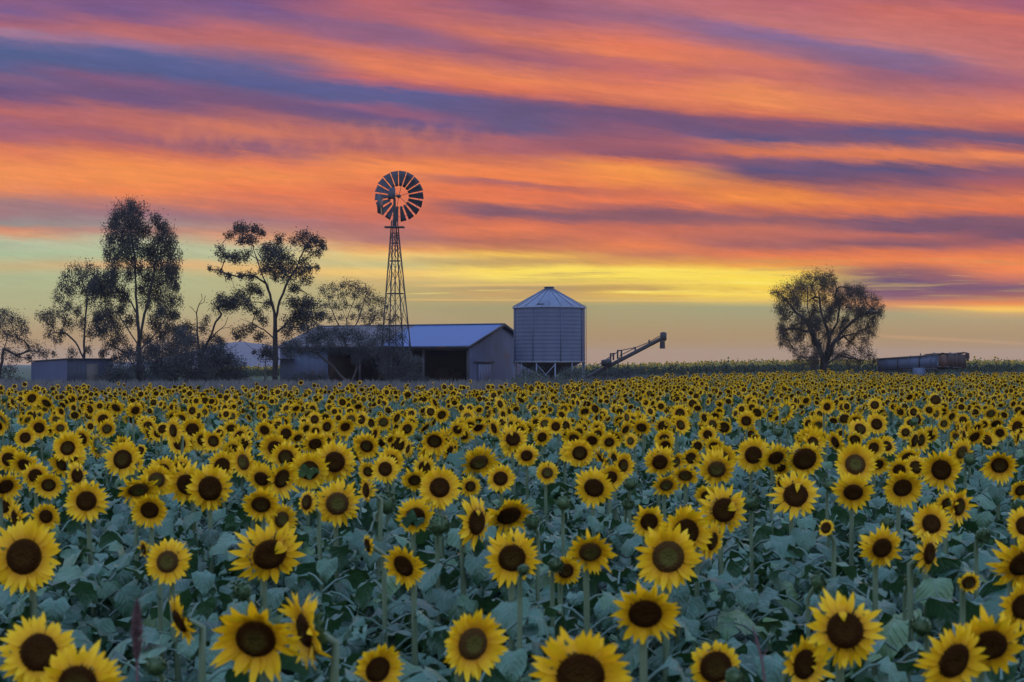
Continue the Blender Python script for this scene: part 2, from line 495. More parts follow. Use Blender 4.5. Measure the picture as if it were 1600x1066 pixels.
def leaf_material():
    m, g, p, o = mat('sunflower_leaf')
    tint = g.attr('tint')
    rnd = g.n.new('ShaderNodeObjectInfo').outputs['Random']
    v = g.n.new('ShaderNodeAttribute')
    v.attribute_name = 'vein'
    s = g.split(v.outputs['Vector'])           # x across the leaf (-1..1), y along it (0..1)
    au = g.m('ABSOLUTE', s[0])
    c = g.ramp(tint, [(0.0, (0.014, 0.056, 0.028)), (0.35, (0.034, 0.106, 0.058)), (0.7, (0.066, 0.160, 0.096)), (0.9, (0.100, 0.195, 0.080)), (1.0, (0.13, 0.22, 0.055))])
    co = g.coord('Object')
    n = g.noise(co, 9.0, 4, 0.6)
    c = g.mix(g.m('MULTIPLY', g.step(n, 0.35, 0.75), 0.5), c, (0.018, 0.052, 0.034))
    # side veins sweep forward from the midrib
    ph = g.m('SUBTRACT', g.m('MULTIPLY', s[1], 42.0), g.m('MULTIPLY', au, 13.0))
    w = g.m('POWER', g.m('MULTIPLY_ADD', g.m('SINE', ph), 0.5, 0.5), 6.0)
    rib = g.step(au, 0.10, 0.02)
    vein = g.m('MAXIMUM', g.m('MULTIPLY', w, 0.55), rib)
    c = g.mix(g.m('MULTIPLY', vein, 0.55), c, (0.11, 0.17, 0.13))
    h = g.m('ADD', g.m('MULTIPLY', vein, -1.0), g.m('MULTIPLY', g.noise(co, 45.0, 3, 0.6), 0.8))
    surf(g, p, c, g.m('MULTIPLY_ADD', n, 0.25, 0.30), spec=0.5, bump=g.bump(h, 0.55, 0.012))
    tr = g.n.new('ShaderNodeBsdfTranslucent')
    g.put(tr.inputs[0], (0.05, 0.13, 0.02))
    ms = g.n.new('ShaderNodeMixShader')
    ms.inputs[0].default_value = 0.12
    g.l.new(p.outputs[0], ms.inputs[1])
    g.l.new(tr.outputs[0], ms.inputs[2])
    g.l.new(ms.outputs[0], o.inputs[0])
    return m


MT = {}
MT['leaf'] = leaf_material()
MT['stem'] = leafy('sunflower_stem', (0.07, 0.12, 0.06), (0.13, 0.18, 0.09), 0.6, 0.0)
MT['bract'] = leafy('sunflower_bract', (0.035, 0.085, 0.03), (0.09, 0.15, 0.05), 0.55, 0.1)
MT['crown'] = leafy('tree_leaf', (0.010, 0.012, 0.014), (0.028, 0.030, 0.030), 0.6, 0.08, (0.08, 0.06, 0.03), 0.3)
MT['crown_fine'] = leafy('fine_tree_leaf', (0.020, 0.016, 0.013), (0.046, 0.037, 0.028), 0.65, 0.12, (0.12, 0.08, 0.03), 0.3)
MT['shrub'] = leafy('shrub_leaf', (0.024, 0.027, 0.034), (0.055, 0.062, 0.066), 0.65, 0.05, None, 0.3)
MT['weed'] = leafy('weed_leaf', (0.040, 0.055, 0.050), (0.085, 0.100, 0.085), 0.7, 0.1, None, 0.3)
MT['grass'] = leafy('dry_grass_blade', (0.085, 0.088, 0.095), (0.19, 0.175, 0.155), 0.75, 0.1, None, 0.2)
MT['olive_leaf'] = leafy('ageing_sunflower_leaf', (0.022, 0.030, 0.018), (0.062, 0.072, 0.045), 0.75, 0.05, None, 0.15)
MT['seed'] = leafy('seed_head', (0.13, 0.075, 0.08), (0.20, 0.12, 0.12), 0.8, 0.2, None, 0.2)


def petal_material():
    m, g, p, o = mat('sunflower_petal')
    tint = g.attr('tint')                       # 0 at the root of a petal, 1 at its tip
    rnd = g.n.new('ShaderNodeObjectInfo').outputs['Random']
    c = g.ramp(tint, [(0.0, (0.55, 0.21, 0.004)), (0.3, (0.78, 0.43, 0.005)), (0.7, (0.86, 0.56, 0.010)), (1.0, (0.86, 0.60, 0.018))])
    c = g.mix(g.m('MULTIPLY', rnd, 0.35), c, (0.80, 0.45, 0.006))
    co = g.coord('Object')
    c = g.mix(g.m('MULTIPLY', g.step(g.noise(co, 25.0, 3, 0.6), 0.45, 0.75), 0.35), c, (0.60, 0.31, 0.004))
    surf(g, p, c, 0.6, spec=0.25, bump=g.bump(g.noise(co, 120.0, 2), 0.15, 0.01))
    tr = g.n.new('ShaderNodeBsdfTranslucent')
    g.put(tr.inputs[0], (0.80, 0.46, 0.004))
    ms = g.n.new('ShaderNodeMixShader')
    ms.inputs[0].default_value = 0.28
    g.l.new(p.outputs[0], ms.inputs[1])
    g.l.new(tr.outputs[0], ms.inputs[2])
    g.l.new(ms.outputs[0], o.inputs[0])
    return m


def disc_material(name, centre, mid, rim):
    m, g, p, o = mat(name)
    tint = g.attr('tint')                       # 0 at the middle of the disc, 1 at its rim
    c = g.ramp(tint, [(0.0, centre), (0.40, centre), (0.62, mid), (0.86, mid), (1.0, rim)])
    rnd = g.n.new('ShaderNodeObjectInfo').outputs['Random']
    olive = g.m('MULTIPLY', g.m('MULTIPLY', g.step(rnd, 0.45, 1.0), g.step(tint, 0.75, 0.30)), 0.65)
    c = g.mix(olive, c, (0.070, 0.060, 0.012))
    co = g.coord('Object')
    v = g.n.new('ShaderNodeTexVoronoi')
    g.l.new(co, v.inputs['Vector'])
    v.inputs['Scale'].default_value = 26.0
    c = g.mix(g.m('MULTIPLY', v.outputs[0], 0.5, clamp=True), c, tuple(x * 1.9 for x in mid))
    surf(g, p, c, 0.9, spec=0.04, bump=g.bump(v.outputs[0], 0.4, 0.03))
    return m


MT['petal'] = petal_material()
MT['disc'] = disc_material('dark_disc', (0.036, 0.017, 0.003), (0.024, 0.009, 0.002), (0.14, 0.066, 0.004))
MT['disc_green'] = disc_material('green_centred_disc', (0.085, 0.085, 0.018), (0.050, 0.026, 0.008), (0.17, 0.085, 0.007))


def metal_sheet(name, base, stain, rough=0.55, metal=0.0, rust=0.0, period=0.0, axis='x', rib=0.3, rustc=(0.10, 0.045, 0.028), sheets=0.55):
    """Corrugated sheet: ribs as bump, sheet to sheet differences, stains running down, rust."""
    m, g, p, o = mat(name)
    co = g.coord('Object')
    s = g.split(co)
    seams = g.xyz(g.m('FLOOR', g.m('MULTIPLY', s[0], 1.2)), g.m('FLOOR', g.m('MULTIPLY', s[1], 1.2)), g.m('FLOOR', g.m('MULTIPLY', s[2], 0.45)))
    wn = g.n.new('ShaderNodeTexWhiteNoise')
    g.l.new(seams, wn.inputs['Vector'])
    c = g.mix(g.m('MULTIPLY', wn.outputs['Value'], sheets), base, stain)
    run = g.noise(g.xyz(g.m('MULTIPLY', s[0], 3.0), g.m('MULTIPLY', s[1], 3.0), g.m('MULTIPLY', s[2], 0.5)), 1.0, 4, 0.6)
    c = g.mix(g.m('MULTIPLY', g.step(run, 0.42, 0.72), 0.6), c, stain)
    if rust:
        rn = g.noise(co, 0.55, 5, 0.65)
        c = g.mix(g.m('MULTIPLY', g.step(rn, 0.62 - rust * 0.3, 0.78 - rust * 0.3), 0.8), c, rustc)
    surf(g, p, c, rough, metal)
    if period:
        ax = {'x': s[0], 'y': s[1], 'z': s[2]}[axis]
        w = g.m('SINE', g.m('MULTIPLY', ax, 2 * math.pi / period))
        surf(g, p, bump=g.bump(w, rib, period * 0.3))
    return m


MT['wall'] = metal_sheet('weathered_tin_wall', (0.070, 0.095, 0.168), (0.036, 0.050, 0.092), 0.6, 0.0, 0.3, 0.15, 'x', 0.35)
MT['silo'] = metal_sheet('silo_sheet', (0.066, 0.083, 0.140), (0.048, 0.060, 0.104), 0.6, 0.1, 0.0, 0.30, 'z', 0.10, sheets=0.2)
MT['silo_roof'] = metal_sheet('silo_roof_sheet', (0.15, 0.18, 0.25), (0.10, 0.12, 0.18), 0.5, 0.3)
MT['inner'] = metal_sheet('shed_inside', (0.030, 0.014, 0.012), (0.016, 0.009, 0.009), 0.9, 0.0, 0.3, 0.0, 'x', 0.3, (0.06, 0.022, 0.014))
MT['steel'] = metal_sheet('galvanised_steel', (0.16, 0.165, 0.18), (0.10, 0.10, 0.11), 0.55, 0.5, 0.15)
MT['darksteel'] = metal_sheet('dark_steel', (0.038, 0.036, 0.042), (0.022, 0.021, 0.026), 0.65, 0.3, 0.25)
MT['sail'] = metal_sheet('windmill_sail', (0.050, 0.052, 0.072), (0.030, 0.031, 0.045), 0.55, 0.4, 0.05)
MT['rusty'] = metal_sheet('rusty_sheet', (0.045, 0.022, 0.018), (0.024, 0.014, 0.015), 0.8, 0.0, 0.6, 0.25, 'y', 0.4)
MT['trailer'] = metal_sheet('faded_trailer_side', (0.075, 0.100, 0.165), (0.060, 0.072, 0.110), 0.7, 0.0, 0.35, 0.0, 'z', 0.25, (0.075, 0.058, 0.060))


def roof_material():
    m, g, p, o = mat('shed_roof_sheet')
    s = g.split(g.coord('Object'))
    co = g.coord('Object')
    base = (0.022, 0.066, 0.20)  # blue of the reflected sky painted into the sheet colour
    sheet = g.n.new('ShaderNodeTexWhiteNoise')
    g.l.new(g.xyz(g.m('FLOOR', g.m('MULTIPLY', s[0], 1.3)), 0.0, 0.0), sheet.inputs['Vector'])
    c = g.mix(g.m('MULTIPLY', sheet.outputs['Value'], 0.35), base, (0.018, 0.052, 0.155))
    # old rusted sheets on the far end of the roof, lower half
    old = g.m('MULTIPLY_ADD', g.m('SUBTRACT', g.noise(co, 0.8, 4, 0.6), 0.5), 3.0, s[0])
    a = g.step(old, 9.6, 9.0)
    c = g.mix(a, c, (0.060, 0.042, 0.044))
    low = g.m('MULTIPLY', a, g.step(g.noise(co, 1.5, 4, 0.6), 0.45, 0.65))
    c = g.mix(g.m('MULTIPLY', low, 0.6), c, (0.10, 0.105, 0.13))
    w = g.m('SINE', g.m('MULTIPLY', s[0], 2 * math.pi / 0.15))
    surf(g, p, c, g.m('MULTIPLY_ADD', a, 0.3, 0.55), 0.0, g.bump(w, 0.2, 0.03))
    return m


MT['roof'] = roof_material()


def plain(name, c1, c2, scale=6.0, rough=0.8, b=0.3, metal=0.0):
    m, g, p, o = mat(name)
    co = g.coord('Object')
    n = g.noise(co, scale, 5, 0.6)
    surf(g, p, g.mix(n, c1, c2), rough, metal, g.bump(n, b, 0.05))
    return m


MT['bark'] = plain('bark', (0.010, 0.008, 0.008), (0.028, 0.023, 0.022), 7.0, 0.9, 0.6)
MT['bark_pale'] = plain('pale_bark', (0.022, 0.019, 0.018), (0.055, 0.047, 0.044), 5.0, 0.85, 0.5)
MT['wood'] = plain('old_timber', (0.05, 0.042, 0.040), (0.10, 0.085, 0.075), 9.0, 0.85, 0.4)
MT['rubber'] = plain('tyre_rubber', (0.012, 0.012, 0.013), (0.03, 0.03, 0.03), 20.0, 0.8, 0.2)


def soil_material():
    m, g, p, o = mat('ground_soil')
    co = g.coord('Object')
    s = g.split(co)
    n = g.noise(co, 0.9, 6, 0.65)
    soil = g.mix(n, (0.020, 0.017, 0.016), (0.060, 0.050, 0.042))
    n2 = g.noise(co, 0.12, 6, 0.7)
    pad = g.mix(n2, (0.085, 0.090, 0.085), (0.15, 0.14, 0.125))
    c = g.mix(g.step(s[1], 40.0, 48.0), soil, pad)
    c = g.mix(g.step(s[1], 118.0, 150.0), c, (0.055, 0.080, 0.050))
    surf(g, p, c, 0.95, bump=g.bump(n, 0.6, 0.1), spec=0.1)
    return m


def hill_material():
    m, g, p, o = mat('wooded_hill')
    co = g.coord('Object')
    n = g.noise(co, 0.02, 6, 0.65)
    surf(g, p, g.mix(n, (0.050, 0.060, 0.085), (0.080, 0.090, 0.120)), 0.95, spec=0.1)  # bluish base: distance haze partly painted into the woodland colour
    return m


MT['soil'] = soil_material()
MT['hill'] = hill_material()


# ---------------------------------------------------------------- land
def build_land():
    ys = np.concatenate([np.linspace(-30, 0, 7), np.linspace(2, 60, 30), np.linspace(62, 200, 60), np.geomspace(210, 2600, 34)])
    xs = np.concatenate([-np.geomspace(2600, 75, 22), np.linspace(-70, 70, 71), np.geomspace(75, 2600, 22)])
    Xg, Yg = np.meshgrid(xs, ys)
    Z = ground(Xg, Yg)
    V = np.stack([Xg, Yg, Z], -1).reshape(-1, 3)
    nx = len(xs)
    i, j = np.meshgrid(np.arange(len(ys) - 1), np.arange(nx - 1), indexing='ij')
    a = (i * nx + j).ravel()
    g = Geo()
    g.add(V, np.stack([a, a + 1, a + 1 + nx, a + nx], -1))
    tag(g.build('ground', MT['soil'], smooth=True), kind='structure')
    # far wooded rise seen between the trees
    D = 1500.0
    prof = [(230, 569), (300, 560), (340, 548), (361, 541), (376, 537), (390, 535.5), (408, 538), (425, 543), (445, 549), (462, 556), (500, 563), (560, 569)]
    px = np.linspace(230, 560, 90)
    py = np.interp(px, [a for a, _ in prof], [b for _, b in prof])
    rs = np.random.default_rng(5)
    top = EYE + (HZ - py) / F * D + rs.normal(0, 0.35, len(px))
    X = (px - 800) / F * D
    rows = np.linspace(-1, 1, 13)
    V = np.zeros((13, 90, 3))
    for k, r in enumerate(rows):
        V[k, :, 0] = X
        V[k, :, 1] = D + r * 260
        V[k, :, 2] = -6 + (top + 6) * math.sqrt(max(0, 1 - r * r)) + (rs.normal(0, 0.5, 90) if abs(r) < .9 else 0)
    i, j = np.meshgrid(np.arange(12), np.arange(89), indexing='ij')
    a = (i * 90 + j).ravel()
    g = Geo()
    g.add(V.reshape(-1, 3), np.stack([a, a + 1, a + 91, a + 90], -1))
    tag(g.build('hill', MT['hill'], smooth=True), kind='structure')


build_land()

MT['lit_wall'] = metal_sheet('tin_wall_lit_tone', (0.024, 0.042, 0.108), (0.016, 0.028, 0.072), 0.65, 0.0, 0.0, 0.15, 'y', 0.3)  # small shed's left face: the bluish light on it is painted into the tin
MT['shaded_wall'] = metal_sheet('tin_wall_shaded_tone', (0.018, 0.024, 0.046), (0.012, 0.016, 0.030), 0.7, 0.1, 0.3, 0.15, 'x', 0.35)  # small shed's right face: its shade is painted in as darker tin


# ---------------------------------------------------------------- the long tin shed
def build_shed():
    Yc = 110.0
    X0 = (732 - 800) / F * Yc
    g0 = float(ground(X0, Yc))
    th = R(25)
    L, W = 17.4, 12.0
    # local frame: x along the front towards the near right corner, y into the depth
    ox = X0 - L * math.cos(th)
    oy = Yc + L * math.sin(th)
    ev, rg = 3.44 - g0, 5.22 - g0        # eave and ridge above the floor
    root = empty('long_shed', (ox, oy, g0), -th, 'long gabled tin shed with a blue roof and dark open front bays beside the silo', 'shed')
    wl = 4.6                             # the closed part of the front
    t = 0.08

    def P(x, y, z):
        return (x, y, z)
    g = Geo()
    g.add(*box(0, wl, 0, t, -0.5, ev))
    g.build('front_wall', MT['wall'], root)
    # the near gable end, with its doorway cut out
    g = Geo()
    d0, d1, dh = 1.6, 3.9, 1.75
    prof = [(t, -0.5), (d0, -0.5), (d0, dh), (d1, dh), (d1, -0.5), (W - t, -0.5), (W - t, ev), (W / 2, rg), (t, ev)]
    parts = [[(t, -.5), (d0, -.5), (d0, dh), (t, ev)], [(d0, dh), (d1, dh), (W / 2, rg), (t, ev)], [(d1, dh), (d1, -.5), (W - t, -.5), (W / 2, rg)], [(W - t, -.5), (W - t, ev), (W / 2, rg)]]
    for q in parts:
        for xx, fl in ((L, 1), (L - t, -1)):
            V = [(xx, y, z) for y, z in q]
            g.add(V, [list(range(len(q)))[::fl]])
    for (ya, za), (yb, zb) in (((d0, -.5), (d0, dh)), ((d0, dh), (d1, dh)), ((d1, dh), (d1, -.5))):
        g.add([(L, ya, za), (L, yb, zb), (L - t, yb, zb), (L - t, ya, za)], [(0, 1, 2, 3)])
    gw = g.build('gable_wall', MT['wall'], root)
    g = Geo()
    for q in ([(t, -.5), (W - t, -.5), (W - t, ev), (W / 2, rg), (t, ev)],):
        for xx, fl in ((0.0, -1), (t, 1)):
            g.add([(xx, y, z) for y, z in q], [list(range(5))[::fl]])
    g.build('end_wall', MT['wall'], root)
    g = Geo()
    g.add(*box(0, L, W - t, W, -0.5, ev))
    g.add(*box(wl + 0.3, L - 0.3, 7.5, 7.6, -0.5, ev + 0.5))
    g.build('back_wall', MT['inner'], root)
    g = Geo()
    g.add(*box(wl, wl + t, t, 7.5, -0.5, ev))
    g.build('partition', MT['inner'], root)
    g = Geo()
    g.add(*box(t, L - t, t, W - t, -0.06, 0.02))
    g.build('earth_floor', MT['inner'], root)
    # roof: two slopes with thickness, overhanging
    ov, th_ = 0.25, 0.07
    sl = (rg - ev) / (W / 2)
    rf = empty('roof', (0, 0, 0))
    rf.parent = root
    for name, ya, yb in (('front_slope', -ov, W / 2), ('back_slope', W + ov, W / 2)):
        za = ev - sl * ov + 0.02
        zb = rg + 0.02
        g = Geo()
        n = 40
        for dz in (0, th_):
            V, Fc = [], []
            for i in range(n + 1):
                x = -ov + (L + 2 * ov) * i / n
                sag = 0.05 * math.sin(i / n * math.pi * 2.3) * 0.5
                V += [(x, ya, za + dz + sag), (x, yb, zb + dz + sag * 0.3)]
            for i in range(n):
                q = (2 * i, 2 * i + 2, 2 * i + 3, 2 * i + 1)
                Fc.append(q if (dz > 0) == (ya < yb) else q[::-1])
            g.add(V, Fc)
        for x in (-ov, L + ov):
            g.add([(x, ya, za), (x, yb, zb), (x, yb, zb + th_), (x, ya, za + th_)], [(0, 1, 2, 3)])
        g.add([(-ov, ya, za), (L + ov, ya, za), (L + ov, ya, za + th_), (-ov, ya, za + th_)], [(0, 1, 2, 3)])
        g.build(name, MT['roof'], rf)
    g = Geo()
    g.add(*bar((-ov, W / 2, rg + 0.11), (L + ov, W / 2, rg + 0.11), 0.34, 0.06))
    g.build('ridge_cap', MT['steel'], rf)
    g = Geo()
    g.add(*bar((-ov, -ov - 0.06, ev - sl * ov), (L + ov, -ov - 0.06, ev - sl * ov), 0.12, 0.11))
    g.build('gutter', MT['darksteel'], root)
    for xa in (L + ov + 0.02,):
        for ya, yb in ((-ov, W / 2), (W + ov, W / 2)):
            g = Geo()
            g.add(*bar((xa, ya, ev - sl * ov + 0.02), (xa, yb, rg + 0.02), 0.04, 0.22))
            g.build('barge_board', MT['darksteel'], root)
    g = Geo()
    g.add(*bar((wl, 0.06, ev - 0.16), (L, 0.06, ev - 0.16), 0.16, 0.3))
    g.build('header_beam', MT['darksteel'], root)
    for x in (7.6, 10.5, 13.4, L - 0.09):
        g = Geo()
        g.add(*bar((x, 0.1, -0.5), (x, 0.1, ev - 0.31), 0.18))
        g.build('post', MT['darksteel'], root)
    # gable door: boards on a slide rail, standing a little proud
    dr = Geo()
    for i in range(5):
        y = d0 + 0.02 + i * (d1 - d0 - 0.04) / 5
        dr.add(*box(L + 0.02, L + 0.06, y, y + (d1 - d0 - 0.04) / 5 - 0.02, -0.3, dh - 0.05))
    do = dr.build('sliding_door', MT['wall'], root)
    g = Geo()
    g.add(*bar((L + 0.07, d0 - 0.8, dh + 0.12), (L + 0.07, d1 + 0.5, dh + 0.12), 0.06, 0.12))
    g.build('door_rail', MT['darksteel'], do)
    # a small lean-to awning on the far end
    g = Geo()
    g.add(*bar((-1.5, 0.1, 2.1), (1.3, -0.5, 2.15), 1.1, 0.06))
    aw = g.build('awning', MT['darksteel'], root)
    for x in (-1.4, -0.2):
        g = Geo()
        g.add(*bar((x, -0.25, -0.4), (x + 0.1, -0.2, 2.06), 0.07))
        g.build('awning_post', MT['wood'], aw)
    g = Geo()
    g.add(*bar((-1.4, -0.25, 0.3), (-0.1, -0.2, 2.0), 0.05))
    g.build('awning_brace', MT['wood'], aw)
    # a pale gap in the back wall reads as a thin light strip; hay and stores fill the dark bays
    for i, (x, y, s) in enumerate(((6.2, 5.9, 1.1), (7.4, 6.1, 1.3), (12.2, 6.0, 1.2), (13.4, 6.2, 0.9))):
        g = Geo()
        V, Fc = tube([(0, -0.6 * s, 0.6 * s), (0, -0.55 * s, 0.6 * s), (0, 0.55 * s, 0.6 * s), (0, 0.6 * s, 0.6 * s)], [0.02, 0.58 * s, 0.58 * s, 0.02], 16)
        g.add(V, Fc)
        b = g.build('hay_bale', MT['inner'])
        a = Matrix.Translation(Vector((ox, oy, g0))) @ Matrix.Rotation(-th, 4, 'Z') @ Vector((x, y, 0.02))
        b.location = a
        b.rotation_euler = (0, 0, -th)
        tag(b, ['dark round hay bale deep in the open shed behind the bushy tree', 'larger dark hay bale at the back of the shed near the partition',
                'dark hay bale at the back of the shed bay next to the gable', 'smallest dark hay bale in the back corner of the shed by the gable'][i], 'hay bale', 'hay bales in the open shed')


build_shed()


# ---------------------------------------------------------------- grain silo
def build_silo():
    Yc = 112.0
    c = at(858, 568, Yc)
    gx = float(ground(c[0], Yc))
    root = empty('grain_silo', (c[0], Yc, gx), 0, 'round galvanised grain silo with a conical roof standing on thin steel legs', 'silo')
    Rr = 2.80
    zb, zt, za = 2.25 - gx, 6.49 - gx, 8.00 - gx
    n = 72
    th = np.arange(n) * 2 * np.pi / n

    def lathe(prof):
        V = np.array([[(r * math.cos(a), r * math.sin(a), z) for a in th] for r, z in prof]).reshape(-1, 3)
        m_ = len(prof)
        i = np.arange(m_ - 1)[:, None] * n
        j = np.arange(n)[None, :]
        k = (j + 1) % n
        return V, np.stack([i + j, i + k, i + n + k, i + n + j], -1).reshape(-1, 4)
    # wall built of rings of sheet with raised lap joints
    prof = []
    rings = 7
    for i in range(rings):
        z0 = zb + (zt - zb) * i / rings
        z1 = zb + (zt - zb) * (i + 1) / rings
        k = 10
        for q in range(k + 1):
            zz = z0 + (z1 - z0) * q / k
            prof.append((Rr + 0.0015 * math.sin(q / k * math.pi * 6) + (0.004 if q in (0, k) else 0), zz - (0.001 if q == k else 0)))
    g = Geo()
    g.add(*lathe(prof))
    g.build('wall', MT['silo'], root, smooth=True)
    for i in range(8):
        a = i * math.pi / 4 + 0.3
        g = Geo()
        g.add(*bar((math.cos(a) * (Rr + .03), math.sin(a) * (Rr + .03), zb), (math.cos(a) * (Rr + .03), math.sin(a) * (Rr + .03), zt), 0.05))
        g.build('wall_stiffener', MT['silo'], root)
    g = Geo()
    ribs = 18
    V, Fc = [], []
    rp = Geo()
    prof = [(Rr + 0.10, zt - 0.07), (Rr + 0.10, zt + 0.02), (0.36, za - 0.06)]
    rp.add(*lathe(prof))
    roof = rp.build('roof', MT['silo_roof'], root)
    for i in range(ribs):
        a = (i + 0.4) * 2 * math.pi / ribs
        g = Geo()
        g.add(*bar((math.cos(a) * (Rr + .09), math.sin(a) * (Rr + .09), zt + 0.05), (math.cos(a) * 0.37, math.sin(a) * 0.37, za - 0.03), 0.07, 0.06))
        g.build('roof_rib', MT['silo_roof'], roof)
    g = Geo()
    g.add(*lathe([(0.36, za - 0.10), (0.36, za + 0.08), (0.42, za + 0.085), (0.42, za + 0.13), (0.02, za + 0.16)]))
    g.build('cap', MT['silo'], roof)
    g = Geo()
    g.add(*bar((-0.95, -Rr * 0.84, zt + 0.20), (-0.40, -Rr * 0.88, zt + 0.20), 0.5, 0.07))
    g.build('hatch', MT['silo'], roof)
    g = Geo()
    g.add(*lathe([(Rr - 0.03, zb + 0.02), (0.34, 0.75), (0.22, 0.45), (0.02, 0.44)]))
    g.build('hopper', MT['darksteel'], root, smooth=True)
    g = Geo()
    g.add(*lathe([(Rr - 0.05, zb - 0.10), (Rr + 0.05, zb - 0.10), (Rr + 0.05, zb + 0.02), (Rr - 0.05, zb + 0.02)]))
    g.build('base_ring', MT['steel'], root)
    legs = 12
    pts = []
    for i in range(legs):
        a = (i + 0.27) * 2 * math.pi / legs
        pts.append((math.cos(a) * (Rr - 0.02), math.sin(a) * (Rr - 0.02)))
        g = Geo()
        g.add(*bar((*pts[-1], -0.5), (*pts[-1], zb - 0.10), 0.10))
        g.build('leg', MT['silo_roof'], root)
    for i in (8, 2, 5, 11):
        p, q = pts[i], pts[(i + 1) % legs]
        for s, e in ((p, q), (q, p)):
            g = Geo()
            k = 1.012 if s == p else 0.992
            g.add(*bar((s[0] * k, s[1] * k, 0.1), (e[0] * k, e[1] * k, zb - 0.2), 0.05))
            g.build('cross_brace', MT['silo_roof'], root)
    # ladder on the right hand side, seen edge on
    g = Geo()
    a0 = R(-18)
    for da in (-0.075, 0.075):
        x, y = math.cos(a0 + da) * (Rr + 0.17), math.sin(a0 + da) * (Rr + 0.17)
        g.add(*bar((x, y, 0.6), (x, y, zt + 0.1), 0.04))
    for i in range(18):
        z = 0.8 + i * 0.33
        p = [(math.cos(a0 + da) * (Rr + 0.17), math.sin(a0 + da) * (Rr + 0.17), z) for da in (-0.075, 0.075)]
        g.add(*bar(p[0], p[1], 0.025))
    g.build('ladder', MT['steel'], root)


build_silo()


